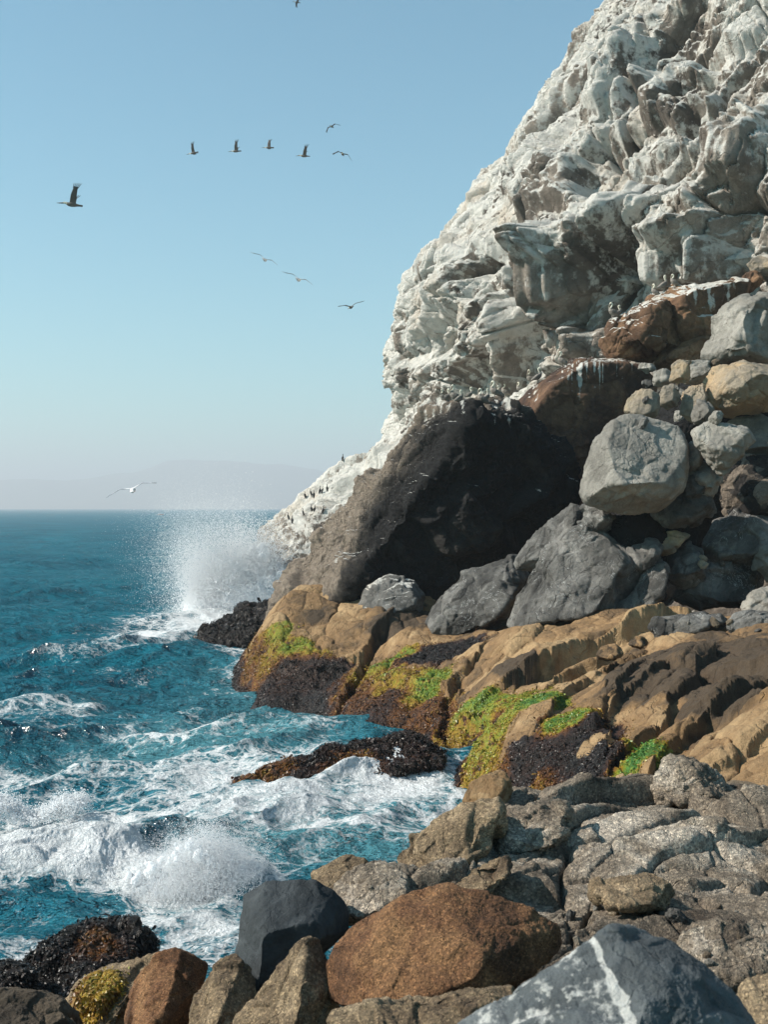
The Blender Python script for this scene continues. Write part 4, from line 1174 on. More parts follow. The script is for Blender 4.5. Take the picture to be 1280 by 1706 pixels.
def fronds(o, P, Q, mk, n, size, seed):
    r = np.random.RandomState(seed)
    N = vnormals(P, Q)
    wd = mk[:, 1] * smooth(-0.45, 0.1, fbm(P * 1.6, 3, seed, 0.6))
    ok = wd * ((N[:, 1] < 0.45) & (P[:, 2] > -0.15))
    # the vertices stand for unlike areas on a boulder; weight by the faces round them
    ar = np.linalg.norm(np.cross(P[Q[:, 2]] - P[Q[:, 0]], P[Q[:, 3]] - P[Q[:, 1]]), axis=1)
    va = np.bincount(Q.ravel(), np.repeat(ar, 4), len(P))
    pr = ok * va
    if pr.sum() <= 0:
        return
    idx = r.choice(len(P), n, p=pr / pr.sum())
    c = P[idx] + r.normal(size=(n, 3)) * size * 0.5
    nn = N[idx]
    droop = np.array([0, 0, -1.0]) + r.normal(size=(n, 3)) * 0.45
    ax = droop + nn * 0.5
    ax /= np.linalg.norm(ax, axis=1)[:, None]
    side = np.cross(ax, nn + r.normal(size=(n, 3)) * 0.5)
    side /= np.maximum(np.linalg.norm(side, axis=1), 1e-6)[:, None]
    L = size * r.lognormal(0.0, 0.45, n)[:, None]
    W = L * r.uniform(0.14, 0.32, n)[:, None]
    v0 = c - side * W * 0.4
    v1 = c + side * W * 0.4
    v2 = c + ax * L * 0.55 + side * W + nn * L * 0.25
    v3 = c + ax * L * 0.55 - side * W + nn * L * 0.25
    v4 = c + ax * L * 1.05 + nn * L * 0.15
    V = np.stack([v0, v1, v2, v3, v4], 1).reshape(-1, 3)
    b = np.arange(n)[:, None] * 5
    T = np.concatenate([b + np.array([[0, 1, 2]]), b + np.array([[0, 2, 3]]), b + np.array([[3, 2, 4]])])
    m = np.zeros((n, 4))
    m[:, 2] = np.clip(mk[idx, 2] + r.normal(size=n) * 0.06 + 0.30 * fbm(c * 2.0, 3, seed + 5), 0, 1) * (.15 + .85 * smooth(-.42, -.10, fbm(c * 1.5, 4, seed + 8, .65)))
    m[:, 0] = r.uniform(0.7, 1.25, n) * (1 + .5 * fbm(c * 5.0, 2, seed + 6))
    me = make_mesh('seaweed', V - np.array(o.location), T, FROND, np.repeat(m, 5, 0), False)
    s = link('seaweed', me, (0, 0, 0), None, None, None, 'stuff', o)


for i, (o, P, Q, mk, n, s_) in enumerate(WEEDY):
    fronds(o, P, Q, mk, n, s_, 300 + i)

# ------------------------------------------------------------------ the sea
def sea_point(px, py):
    d = CAMZ * F / (py - HY)
    return (px - CX) / F * d, d


FOAM = [(250, 1075, 110, 26, .75), (320, 1035, 110, 28, .9), (430, 1030, 80, 30, .9), (420, 1108, 60, 12, .7), (440, 1130, 50, 14, .6), (510, 1215, 60, 22, .6), (530, 1190, 50, 14, .5), (500, 1180, 90, 10, .3),
        (660, 1318, 130, 26, .85), (700, 1350, 110, 26, .65), (600, 1360, 120, 22, .4), (440, 1280, 150, 18, .4), (330, 1310, 200, 24, .35), (470, 1350, 120, 16, .6), (300, 1290, 70, 20, .5),
        (80, 1378, 120, 20, .95), (20, 1400, 100, 20, .6), (250, 1370, 160, 22, .4), (560, 1400, 200, 20, .35), (150, 1490, 260, 28, .85), (330, 1495, 130, 30, 1.0), (60, 1470, 90, 20, .6),
        (330, 1570, 150, 40, .45), (60, 1625, 90, 22, .8), (250, 1560, 90, 30, .4), (400, 1400, 300, 30, .25), (70, 1105, 90, 8, .35), (180, 1090, 120, 8, .3), (120, 1220, 160, 12, .25),
        (350, 1200, 200, 10, .22), (90, 1280, 160, 14, .25), (250, 1145, 160, 6, .25), (370, 1600, 60, 40, .5)]
TEAL = [(480, 1150, 160, 40, .8), (420, 1230, 250, 50, .7), (560, 1420, 240, 50, 1.0), (660, 1380, 150, 50, .9), (300, 1260, 200, 30, .6), (330, 1530, 260, 60, .35), (360, 1080, 120, 20, .6), (180, 1420, 260, 30, .4)]


def field(X, Y, lst):
    r = np.zeros(len(X))
    for px, py, rx, ry, a in lst:
        cx_, cy_ = sea_point(px, py)
        sx = rx / F * cy_
        sy = ry * cy_ * cy_ / (CAMZ * F)
        r += a * np.exp(-(((X - cx_) / sx) ** 2 + ((Y - cy_) / sy) ** 2))
    return r


# breakers: crest from (px, py) to (px, py), height, thickness in metres
BREAK = [((-60, 1500), (240, 1490), .62, 1.0), ((210, 1500), (430, 1510), .70, 0.9), ((-60, 1385), (145, 1372), .55, .9), ((150, 1345), (330, 1330), .30, .9), ((430, 1300), (560, 1335), .28, .8),
         ((540, 1330), (770, 1320), .28, 1.0), ((180, 1085), (330, 1060), .6, 2.2), ((300, 1310), (460, 1300), .25, .8), ((300, 1400), (560, 1375), .22, 1.1), ((-60, 1290), (200, 1290), .3, 1.4),
         ((-100, 1190), (180, 1195), .3, 2.0), ((200, 1240), (420, 1225), .25, 1.6)]


def sea_mat():
    M = NT('sea_water')
    pos = M.n('NewGeometry').outputs['Position']
    at_ = M.n('Attribute', attribute_name='mask')
    sp = M.n('SeparateColor', {0: at_.outputs['Color']})
    fo, te = sp.outputs[0], sp.outputs[1]
    wc = M.n('TexNoise', {'Vector': pos, 'Scale': 0.9, 'Detail': 4.0, 'Roughness': 0.6}).outputs['Color']
    wv = M.n('VectorMath', {0: wc, 1: (0.5, 0.5, 0.5)}, operation='SUBTRACT').outputs[0]
    wv = M.n('VectorMath', {0: wv, 'Scale': 1.5}, operation='SCALE').outputs[0]
    wp = M.n('VectorMath', {0: pos, 1: wv}, operation='ADD').outputs[0]
    wp = M.n('Mapping', {0: wp, 3: (0.75, 1.0, 1.0)}).outputs[0]
    e1 = M.n('TexVoronoi', {'Vector': wp, 'Scale': 1.15}, feature='DISTANCE_TO_EDGE').outputs[0]
    e2 = M.n('TexVoronoi', {'Vector': wp, 'Scale': 3.1}, feature='DISTANCE_TO_EDGE').outputs[0]
    e3 = M.n('TexVoronoi', {'Vector': wp, 'Scale': 11.0}, feature='DISTANCE_TO_EDGE').outputs[0]
    n1 = M.noise(wp, 0.7, 8, 0.68)
    n2 = M.noise(wp, 3.5, 6, 0.7)
    l1 = M.rng(e1, 0.0, 0.16, 1.0, 0.0)
    l2 = M.rng(e2, 0.0, 0.20, 1.0, 0.0)
    l3 = M.rng(e3, 0.0, 0.30, 1.0, 0.0)
    lace = M.math('ADD', M.math('MULTIPLY', l1, 0.45), M.math('ADD', M.math('MULTIPLY', l2, 0.4), M.math('MULTIPLY', l3, 0.22)))
    v = M.math('ADD', fo, M.math('MULTIPLY', M.math('SUBTRACT', n1, 0.5), 1.15))
    v = M.math('ADD', v, M.math('MULTIPLY', M.math('SUBTRACT', n2, 0.5), 0.45))
    thick = M.rng(v, 0.58, 1.08)
    thin = M.math('MULTIPLY', M.math('MULTIPLY', M.rng(v, 0.08, 0.6), lace), 1.0, True)
    fac = M.math('MAXIMUM', thick, thin)
    fac = M.math('MINIMUM', fac, 1.0)
    n4 = M.noise(wp, 9.0, 4, 0.7)
    fac = M.math('ADD', fac, M.math('MULTIPLY', M.math('MULTIPLY', M.math('SUBTRACT', n4, 0.5), 1.1), M.rng(fac, 0.0, 0.25)))
    fac = M.rng(fac, 0.18, 0.66)
    deep = M.mix(M.rng(M.noise(pos, 0.05, 3, 0.5), 0.35, 0.65), (0.003, 0.122, 0.182), (0.006, 0.168, 0.235))
    tq = M.math('ADD', te, M.math('MULTIPLY', M.math('SUBTRACT', n1, 0.5), 0.6), True)
    wcol = M.mix(tq, deep, (0.085, 0.27, 0.32))
    b1 = M.noise(M.n('Mapping', {0: pos, 3: (0.7, 1.3, 1.0)}), 1.1, 7, 0.62, 0.3)
    b2 = M.noise(pos, 6.0, 4, 0.6)
    h = M.math('ADD', b1, M.math('MULTIPLY', b2, 0.10))
    b0 = M.noise(M.n('Mapping', {0: pos, 3: (0.6, 1.4, 1.0)}), .34, 6, 0.62, 0.3)
    bq = M.n('Bump', {'Strength': 0.8, 'Distance': 4.2, 'Height': b0})
    bp = M.n('Bump', {'Strength': 1.0, 'Distance': 1.1, 'Height': h, 'Normal': bq})
    fr = M.math('MULTIPLY', M.n('Fresnel', {'IOR': 1.33, 'Normal': bp}).outputs[0], 0.75)
    fr = M.math('MINIMUM', fr, 0.16)
    gl = M.n('BsdfGlossy', {'Color': (1, 1, 1, 1), 'Roughness': 0.13, 'Normal': bp})
    df = M.n('BsdfDiffuse', {'Color': wcol, 'Normal': bp})
    wat = M.n('MixShader', {0: fr, 1: df.outputs[0], 2: gl.outputs[0]})
    fb = M.n('Bump', {'Strength': 1.0, 'Distance': 0.26, 'Height': M.math('ADD', n2, M.math('MULTIPLY', M.noise(pos, 14, 4, .7), .4))})
    foam = M.n('BsdfPrincipled', {'Base Color': (0.78, 0.80, 0.81, 1), 'Roughness': 0.8, 'Normal': fb})
    foam.inputs['Specular IOR Level'].default_value = 0.2
    mx = M.n('MixShader', {0: fac, 1: wat.outputs[0], 2: foam.outputs[0]})
    M.t.links.new(mx.outputs[0], M.out.inputs[0])
    return M.m


def build_sea():
    ypx = np.concatenate([np.array([0.45, 0.8, 1.2, 1.7, 2.3, 3.0]), np.linspace(3.6, 200, 520)[:-1], np.linspace(200, 560, 600), np.linspace(566, 3000, 40)])   # rows below the horizon at 1024 lines
    Y1 = CAMZ * F * 0.6 / ypx
    tx = np.concatenate([np.linspace(-2.2, -0.37, 60)[:-1], np.linspace(-0.37, 0.12, 760)[:-1], np.linspace(0.12, 2.2, 80)])
    YY, TX = np.meshgrid(Y1, tx, indexing='ij')
    X = (TX * YY).ravel()
    Y = YY.ravel()
    spacing = np.maximum(np.abs(np.gradient(Y1))[:, None] * np.ones_like(TX), YY * 0.0008).ravel()
    r = np.random.RandomState(5)
    Z = np.zeros(len(X))
    DX = np.zeros(len(X))
    DY = np.zeros(len(X))
    amp_mod = 0.75 + 0.6 * perlin(np.stack([X * .05, Y * .05, X * 0], 1), 3)
    for k in range(90):
        lam = 0.9 * (26 / 0.9) ** r.uniform()
        th = math.radians(-62) + r.normal() * 0.55
        kx, ky = math.cos(th) * 2 * math.pi / lam, math.sin(th) * 2 * math.pi / lam
        a = 0.0112 * lam ** 0.74 * r.uniform(0.5, 1.4)
        vis = smooth(1.6, 3.6, lam / spacing)
        ph = kx * X + ky * Y + r.uniform(0, 6.28)
        aa = a * vis * amp_mod
        Z += aa * np.sin(ph)
        c = np.cos(ph) * aa * 0.9
        DX += c * math.cos(th)
        DY += c * math.sin(th)
    P0 = np.stack([X, Y, np.zeros_like(X)], 1)
    for sc, am, sd in ((0.35, 0.16, 31), (0.9, 0.075, 32), (2.2, 0.032, 33)):
        vis = smooth(2, 5, (1 / sc) / spacing)
        Z += am * vis * (1 - 1.5 * np.abs(perlin(P0 * sc, sd)))
    fo = 0.80 * field(X, Y, FOAM)
    te = field(X, Y, TEAL)
    shore = smooth(62, 24, Y)
    fo += .13 * smooth(44, 28, Y)
    patch = fbm(P0 * np.array([.16, .26, 1]), 4, 41, .6)
    fo += shore * (0.08 + 0.34 * patch) + 0.0
    fo += 0.5 * smooth(0.33, 0.6, fbm(P0 * np.array([.09, .2, 1]), 4, 47, .65)) * smooth(400, 60, Y)
    lumps = fbm(P0 * 1.7, 5, 51, .62)
    for (a, b, hgt, thk) in BREAK:
        ax_, ay_ = sea_point(*a)
        bx_, by_ = sea_point(*b)
        ex_, ey_ = bx_ - ax_, by_ - ay_
        ln = math.hypot(ex_, ey_)
        t = ((X - ax_) * ex_ + (Y - ay_) * ey_) / ln ** 2
        dist = ((X - ax_) * ey_ - (Y - ay_) * ex_) / ln      # positive towards the camera
        dist = dist + 0.35 * perlin(P0 * 0.6, 61) + 0.15 * perlin(P0 * 1.7, 62)
        along = smooth(-0.12, 0.15, t) * (1 - smooth(0.85, 1.12, t)) * (0.8 + 0.6 * perlin(P0 * 0.8, 63))
        prof = np.where(dist > 0, np.exp(-(dist / (thk * 0.55)) ** 2), np.exp(-(dist / (thk * 1.3)) ** 2))
        Z += 0.62 * hgt * along * prof
        fo += 0.8 * along * np.where(dist > 0, np.exp(-(dist / (thk * 0.7)) ** 2), np.exp(-(dist / (thk * .9)) ** 2)) * min(1, hgt * 2.2)
        te += 0.5 * along * prof
    Z += 0.16 * np.clip(fo - 0.45, 0, 1) * lumps * smooth(110, 60, Y)
    fo *= 1 - 0.0
    P = np.stack([X + DX, Y + DY, Z], 1)
    n0, n1 = YY.shape
    idx = np.arange(n0 * n1).reshape(n0, n1)
    Q = np.stack([idx[:-1, :-1], idx[1:, :-1], idx[1:, 1:], idx[:-1, 1:]], -1).reshape(-1, 4)[:, ::-1]
    nrm = vnormals(P[:], Q)
    if nrm[:, 2].mean() < 0:
        Q = Q[:, ::-1]
    mk = np.stack([np.clip(fo, 0, 1.5), np.clip(te + 0.08 * shore, 0, 1), np.zeros_like(fo), np.ones_like(fo)], 1)
    link('sea', make_mesh('sea', P, Q, sea_mat(), mk), kind='structure')


build_sea()

# ------------------------------------------------------------------ spray: thousands of drops thrown up by the waves
def spray_mat():
    M = NT('white_spray')
    d = M.n('BsdfDiffuse', {0: (0.52, 0.53, 0.54, 1)})
    t = M.n('BsdfTranslucent', {0: (0.46, 0.465, 0.47, 1)})
    mx = M.n('AddShader', {0: d.outputs[0], 1: t.outputs[0]})     # drops pass light on in every direction
    M.t.links.new(mx.outputs[0], M.out.inputs[0])
    return M.m


SPRAY = spray_mat()
_oct = np.array([(1, 1, 1), (1, -1, -1), (-1, 1, -1), (-1, -1, 1)], float) * .8
_octf = np.array([(0, 1, 2), (0, 3, 1), (0, 2, 3), (1, 3, 2)])


def froth(base, ex, sd, n=90, amp=.35, rag=2.0):
    """a ragged mound of white water: (centre of the foot, half extents)"""
    V, Q = cube_sphere(n)
    P = V * np.array(ex)
    N = V / np.array(ex)
    N /= np.linalg.norm(N, axis=1)[:, None]
    sc = 1.0 / min(ex[0], ex[2])
    d = fbm(P * sc * 1.3, 6, sd, .75) + .4 * fbm(P * sc * 3, 4, sd + 7, .6, True)
    P = P + N * (d * amp * min(ex))[:, None] * np.array([1, 1, 1.25])
    P[:, 2] = np.where(P[:, 2] < 0, P[:, 2] * .15, P[:, 2])
    T = np.concatenate([Q[:, [0, 1, 2]], Q[:, [0, 2, 3]]])
    return P + np.array(base), T


def puffs(r, n, q0, q1, top, rad, depth, z0=0.0):
    """torn clots of white water thrown up along the line q0-q1, small and sparse towards the top"""
    out = []
    for k in range(n):
        u = np.clip(r.uniform(-.05, 1.05), 0, 1)
        h = top(u) * r.uniform() ** 1.25
        f = 1 - .62 * h / top(u)
        c = q0 * (1 - u) + q1 * u
        rr = r.uniform(*rad) * f
        p = np.array([c[0] - .22 * h + r.normal() * rad[1] * .35, c[1] + r.normal() * depth * .5, z0 + h])
        V, T = froth((0, 0, 0), (rr * r.uniform(.8, 1.2), rr, rr * r.uniform(1.0, 1.7)), 500 + k, 22, .55)
        V[:, 2] = np.where(V[:, 2] < 0, V[:, 2] * 5, V[:, 2])
        out.append((V + p, T))
    return out


def drops(name, label, C, R, cat='spray', cores=()):
    n = len(C)
    V = (C[:, None, :] + _oct[None] * R[:, None, None]).reshape(-1, 3)
    T = (np.arange(n)[:, None, None] * 4 + _octf[None]).reshape(-1, 3)
    for cv, ct in cores:
        T = np.concatenate([T, ct + len(V)])
        V = np.concatenate([V, cv])
    base = np.array([C[:, 0].mean(), C[:, 1].mean(), C[:, 2].min()])
    me = make_mesh(name, V - base, T, SPRAY, None, True)
    return link(name, me, base, label, cat, None, 'stuff')


def jets(r, n, src, vel, spread, tmax, clump=30, jit=0.05, rmin=.02, rmax=.06, tpow=0.8):
    """drops on ballistic paths: jets of drops leave src(k) with a common velocity and thin out as they fly"""
    m = max(1, n // clump)
    o = src(r, m)
    v = vel(r, m)
    k = r.randint(0, m, n)
    t = tmax * r.uniform(size=n) ** tpow
    vv = v[k] * (1 + r.normal(size=(n, 3)) * spread)
    p = o[k] + vv * t[:, None] + np.array([0, 0, -4.9]) * (t ** 2)[:, None]
    p += r.normal(size=(n, 3)) * jit * (0.4 + t)[:, None]
    R = r.uniform(rmin, rmax, n) * (1.25 - 0.75 * t / tmax) * r.lognormal(0, .35, n)
    ok = p[:, 2] > 0.0
    return p[ok], R[ok]


def build_spray():
    r = np.random.RandomState(3)
    # the burst against the headland
    D = 77.0
    a0, a1 = at(330, 1010, D), at(480, 985, D)

    def src(r, m):
        u = r.uniform(size=(m, 1))
        p = a0 * (1 - u) + a1 * u
        p[:, 1] += r.normal(size=m) * 1.2
        p[:, 2] = 0.2
        return p

    def vel(r, m):
        up = r.uniform(3, 9.0, m)
        return np.stack([-0.22 * up + r.normal(size=m) * 1.3, r.normal(size=m) * 0.8, up], 1)

    def vel_hi(r, m):
        up = r.uniform(8, 11.8, m)
        return np.stack([-0.30 * up * r.uniform(0.2, 1.1, m) + r.normal(size=m) * 0.5, r.normal(size=m) * 0.8, up], 1)
    a0[1] += 1.2
    a1[1] += 1.2
    p1, r1 = jets(r, 260000, src, vel, .14, 1.15, 60, .30, .008, .022)
    p2, r2 = jets(r, 220000, src, vel_hi, .10, 1.7, 80, .40, .004, .012)
    # the boiling white heart of it
    n = 70000
    u = r.uniform(size=n)
    c = a0[None] * (1 - u[:, None]) + a1[None] * u[:, None]
    hgt = 1.1 + 3.0 * np.exp(-((u - .62) / .34) ** 2) + 0.9 * np.sin(u * 23) * .4 + 0.5 * np.sin(u * 51)
    c[:, 2] = hgt * np.abs(r.normal(size=n)) ** 0.9 * 0.62
    c[:, 0] += r.normal(size=n) * .7 - 0.10 * c[:, 2]
    c[:, 1] += r.normal(size=n) * 1.0
    r3 = r.uniform(.015, .04, n)
    drops('wave_spray', 'tall white burst of spray where a wave breaks against the headland', np.concatenate([p1, p2, c]), np.concatenate([r1, r2, r3]),
          cores=puffs(r, 300, a0, a1, lambda u: .9 + 3.4 * np.exp(-((u - .72) / .36) ** 2), (.30, .95), 1.0) + [froth(at(x_, 1012, dd_) * np.array([1, 1, 0]), e_, 400 + i_, 60) for i_, (x_, dd_, e_) in enumerate(
              [(350, 77, (1.7, 1.0, 1.2)), (400, 77, (1.9, 1.0, 2.0)), (450, 77, (1.7, 1.0, 2.6))])])
    # the near breaker
    D = 21.3
    b0, b1 = at(235, 1500, D), at(420, 1505, D)

    def src2(r, m):
        u = np.clip(r.normal(size=(m, 1)) * .22 + .55, 0, 1)
        p = b0 * (1 - u) + b1 * u
        p[:, 1] += r.normal(size=m) * .35
        p[:, 2] = .25
        return p

    def vel2(r, m):
        up = r.uniform(1.0, 4.2, m)
        return np.stack([r.normal(size=m) * .75 + .1, r.normal(size=m) * .4, up], 1)
    p4, r4 = jets(r, 200000, src2, vel2, .13, .62, 60, .09, .0018, .0055)
    n = 60000
    u = np.clip(r.normal(size=n) * .26 + .55, -.1, 1.1)
    c = b0[None] * (1 - u[:, None]) + b1[None] * u[:, None]
    c[:, 2] = 0.30 + (.22 + .42 * np.exp(-((u - .6) / .25) ** 2)) * np.abs(r.normal(size=n)) * 0.75
    c[:, 1] += r.normal(size=n) * .35
    r5 = r.uniform(.003, .009, n)
    drops('wave_spray', 'white fan of spray leaping from the breaker in front of the blue grey boulder', np.concatenate([p4, c]), np.concatenate([r4, r5]),
          cores=puffs(r, 200, b0, b1, lambda u: .36 + .62 * np.exp(-((u - .55) / .3) ** 2), (.06, .19), .28, .15) + [froth(at(x_, 1510, 21.3) * np.array([1, 1, 0]) + np.array([0, 0, .2]), e_, 420 + i_) for i_, (x_, e_) in enumerate(
              [(285, (.5, .3, .3)), (335, (.5, .3, .4)), (385, (.5, .3, .3))])])
    # crest of the breaker at the left, small bursts
    for (q0, q1, D, nn, vmax, lb, rr) in [((-40, 1490), (215, 1480), 21.8, 26000, 2.2, 'low white spray blowing off the left breaker crest', .016),
                                          ((-40, 1375), (140, 1362), 26.8, 16000, 2.2, 'small white spray on the crest of the farther left breaker', .02),
                                          ((20, 1640), (110, 1600), 16.5, 9000, 2.0, 'white splash behind the weedy rock at the lower left', .012),
                                          ((560, 1330), (770, 1318), 30.5, 12000, 1.6, 'low spray in the white water of the little bay', .018),
                                          ]:
        c0, c1 = at(*q0, D), at(*q1, D)

        def src3(r, m):
            u = r.uniform(size=(m, 1))
            p = c0 * (1 - u) + c1 * u
            p[:, 1] += r.normal(size=m) * .25
            p[:, 2] = .3 + .2 * np.sin(u[:, 0] * 9)
            return p

        def vel3(r, m):
            up = r.uniform(.3, vmax, m) * (r.uniform(size=m) ** .8)
            return np.stack([r.normal(size=m) * .5, r.normal(size=m) * .35, up], 1)
        p6, r6 = jets(r, nn * 2, src3, vel3, .12, .42, 40, .06, rr * .2, rr * .6)
        drops('wave_spray', lb, p6, r6)


build_spray()

# ------------------------------------------------------------------ far hills
def build_hills():
    prof = [(-700, 812), (-300, 806), (0, 806), (60, 803), (120, 803), (180, 799), (240, 786), (280, 774), (320, 770), (345, 772), (375, 768), (420, 774), (470, 780), (520, 788), (600, 800), (700, 815), (900, 835)]
    xp = np.array([(q[0] - CX) / F * 9000 for q in prof])
    zp = np.array([(HY - q[1]) / F * 9000 + 7 for q in prof])
    xs = np.linspace(-6500, 1400, 420)
    ys = np.linspace(7600, 10800, 60)
    X, Y = np.meshgrid(xs, ys, indexing='ij')
    H = np.interp(X, xp, zp)
    acr = np.exp(-((Y - 9000) / 700.0) ** 2)
    P = np.stack([X, Y, H * acr - 4], -1).reshape(-1, 3)
    n = fbm(P * np.array([.0016, .0016, 0]), 5, 77, .55, True)
    P[:, 2] += 45 * n * acr.ravel()
    P[:, 2] = np.where(acr.ravel() < .03, -12, P[:, 2])
    n0, n1 = X.shape
    idx = np.arange(n0 * n1).reshape(n0, n1)
    Q = np.stack([idx[:-1, :-1], idx[1:, :-1], idx[1:, 1:], idx[:-1, 1:]], -1).reshape(-1, 4)
    M = NT('hill_scrub')
    pos = M.n('NewGeometry').outputs['Position']
    c = M.mix(M.noise(pos, .004, 6, .6), (.10, .12, .10), (.20, .18, .14))
    b = M.n('BsdfPrincipled', {'Base Color': c, 'Roughness': .95})
    M.t.links.new(b.outputs[0], M.out.inputs[0])
    link('hills', make_mesh('hills', P, Q, M.m), kind='structure')


build_hills()

# ------------------------------------------------------------------ birds
def feather_mat(name, body, head, bill, wing):
    M = NT(name)
    a = M.n('Attribute', attribute_name='mask')
    s = M.n('SeparateColor', {0: a.outputs['Color']})
    pos = M.n('TexCoord').outputs['Object']
    n = M.rng(M.noise(pos, 14, 4, .6), .3, .7, .75, 1.25)
    c = M.mix(s.outputs[0], body, head)
    c = M.mix(s.outputs[1], c, bill)
    c = M.mix(s.outputs[2], c, wing)
    c = M.mix(1.0, c, M.n('CombineColor', {0: n, 1: n, 2: n}).outputs[0], 'MULTIPLY')
    b = M.n('BsdfPrincipled', {'Base Color': c, 'Roughness': .8})
    M.t.links.new(b.outputs[0], M.out.inputs[0])
    return M.m


PELI = feather_mat('brown_pelican_feathers', (.10, .085, .07), (.62, .56, .42), (.16, .13, .10), (.045, .038, .032))
PERCH = feather_mat('perched_pelican_feathers', (.20, .175, .15), (.66, .62, .50), (.30, .26, .2), (.12, .105, .09))
GULL = feather_mat('gull_feathers', (.62, .62, .62), (.75, .75, .74), (.45, .3, .06), (.28, .30, .33))
CORM = feather_mat('cormorant_feathers', (.016, .015, .015), (.014, .014, .014), (.05, .045, .035), (.012, .012, .012))


def loft(path, rad, seg=12, sq=None):
    """closed tube along path (list of points) with an elliptical section rad = (across, up)"""
    path = np.array(path, float)
    n = len(path)
    V, Fc = [], []
    tg = np.gradient(path, axis=0)
    for i in range(n):
        t = tg[i] / np.linalg.norm(tg[i])
        ref = np.array([0, 1, 0]) if sq is None else np.array(sq, float)
        u = ref - t * ref.dot(t)
        u /= np.linalg.norm(u)
        v = np.cross(t, u)
        for k in range(seg):
            a = 2 * math.pi * k / seg
            V.append(path[i] + u * math.cos(a) * rad[i][0] + v * math.sin(a) * rad[i][1])
    for i in range(n - 1):
        for k in range(seg):
            k2 = (k + 1) % seg
            Fc.append((i * seg + k, i * seg + k2, (i + 1) * seg + k2, (i + 1) * seg + k))
    Fc.append(tuple(range(seg))[::-1])
    Fc.append(tuple((n - 1) * seg + k for k in range(seg)))
    return V, Fc


def fuse(name, pieces, mat, paint, voxel):
    """grow several overlapping tubes into one skin"""
    V, Fc = [], []
    for v, f in pieces:
        b = len(V)
        V += [tuple(q) for q in v]
        Fc += [tuple(i + b for i in q) for q in f]
    me = bpy.data.meshes.new(name)
    me.from_pydata(V, [], Fc)
    o = bpy.data.objects.new(name + '_skin', me)
    COL.objects.link(o)
    md = o.modifiers.new('r', 'REMESH')
    md.mode = 'VOXEL'
    md.voxel_size = voxel
    dg = bpy.context.evaluated_depsgraph_get()
    new = bpy.data.meshes.new_from_object(o.evaluated_get(dg))
    new.name = name
    bpy.data.objects.remove(o)
    bpy.data.meshes.remove(me)
    n = len(new.vertices)
    co = np.empty(n * 3, f4)
    new.vertices.foreach_get('co', co)
    mk = paint(co.reshape(-1, 3))
    a = new.attributes.new('mask', 'FLOAT_COLOR', 'POINT')
    a.data.foreach_set('color', np.ascontiguousarray(mk, f4).ravel())
    new.materials.clear()
    new.materials.append(mat)
    for p in new.polygons:
        p.use_smooth = True
    return new


def wing(side, d1, d2, span=1.0, chord=.30, sweep=.12, fingers=5, thick=.022):
    """arm rising at d1 degrees, hand at d2 degrees; x is forward"""
    a1, a2 = math.radians(d1), math.radians(d2)
    L1, L2 = .42 * span, .58 * span
    e = np.array([.05, side * (.06 + L1 * math.cos(a1)), .06 + L1 * math.sin(a1)])
    s0 = np.array([.08, side * .05, .06])
    tip = e + np.array([-sweep, side * L2 * math.cos(a2), L2 * math.sin(a2)])
    pts, rad = [], []
    for t in np.linspace(0, 1, 6):
        pts.append(s0 * (1 - t) + e * t)
        rad.append((chord * .5 * (1 - .08 * t), thick))
    for t in np.linspace(.15, .72, 5):
        pts.append(e * (1 - t) + tip * t)
        rad.append((chord * .5 * (.92 - .42 * t), thick * (1 - .3 * t)))
    pts = np.array(pts)
    pts[:, 0] -= np.array([r_[0] for r_ in rad]) * .55
    out = [loft(pts, rad, 12, (1, 0, 0))]
    root = pts[-1]
    for k in range(fingers):
        f = (k / max(fingers - 1, 1)) - .5
        st = root + np.array([f * .20 * chord / .3, 0, 0])
        dr = (tip - e) / np.linalg.norm(tip - e)
        en = st + dr * L2 * (.42 - .10 * abs(f + .2)) + np.array([f * .16 - .03, 0, 0])
        out.append(loft([st - dr * .08, st * .5 + en * .5, en], [(.022, thick * .6), (.022, thick * .6), (.010, thick * .5)], 6, (1, 0, 0)))
    return out


def flyer(name, mat, wings, neck='folded', scale=1.0, gull=False):
    pcs = []
    if gull:
        body = [(.36, 0, .0), (.32, 0, .01), (.27, 0, .02), (.2, 0, .015), (.08, 0, 0), (-.08, 0, 0), (-.2, 0, .0), (-.32, 0, .0), (-.42, 0, .0)]
        br = [(.008, .008), (.014, .014), (.04, .04), (.055, .055), (.085, .08), (.08, .075), (.05, .045), (.06, .018), (.075, .01)]
    else:
        body = [(.78, 0, -.02), (.62, 0, .0), (.46, 0, .03), (.40, 0, .05), (.34, 0, .055), (.27, 0, .03), (.18, 0, .0), (.05, 0, 0), (-.12, 0, 0), (-.28, 0, .0), (-.40, 0, .0), (-.52, 0, .0)]
        br = [(.010, .010), (.022, .03), (.028, .045), (.048, .055), (.05, .055), (.055, .075), (.09, .10), (.12, .115), (.11, .10), (.07, .055), (.08, .025), (.09, .014)]
    pcs.append(loft(body, br, 14))
    for side, (d1, d2) in zip((1, -1), wings):
        pcs += wing(side, d1, d2, 1.0 if not gull else .72, .34 if not gull else .17, .15, 5 if not gull else 2, .022 if not gull else .014)

    def paint(co):
        m = np.zeros((len(co), 4))
        x = co[:, 0]
        yy = np.abs(co[:, 1])
        if gull:
            m[:, 0] = smooth(.12, .2, x) * (yy < .08)
            m[:, 1] = smooth(.30, .33, x)
            m[:, 2] = smooth(.12, .3, yy)
        else:
            m[:, 0] = smooth(.24, .30, x) * (1 - smooth(.42, .48, x)) * (yy < .09)
            m[:, 1] = smooth(.43, .48, x)
            m[:, 2] = smooth(.10, .22, yy) * (0.4 + 0.6 * smooth(-.05, -.18, x + .0 * yy))
        return m
    return fuse(name, pcs, mat, paint, .011 if not gull else .008)


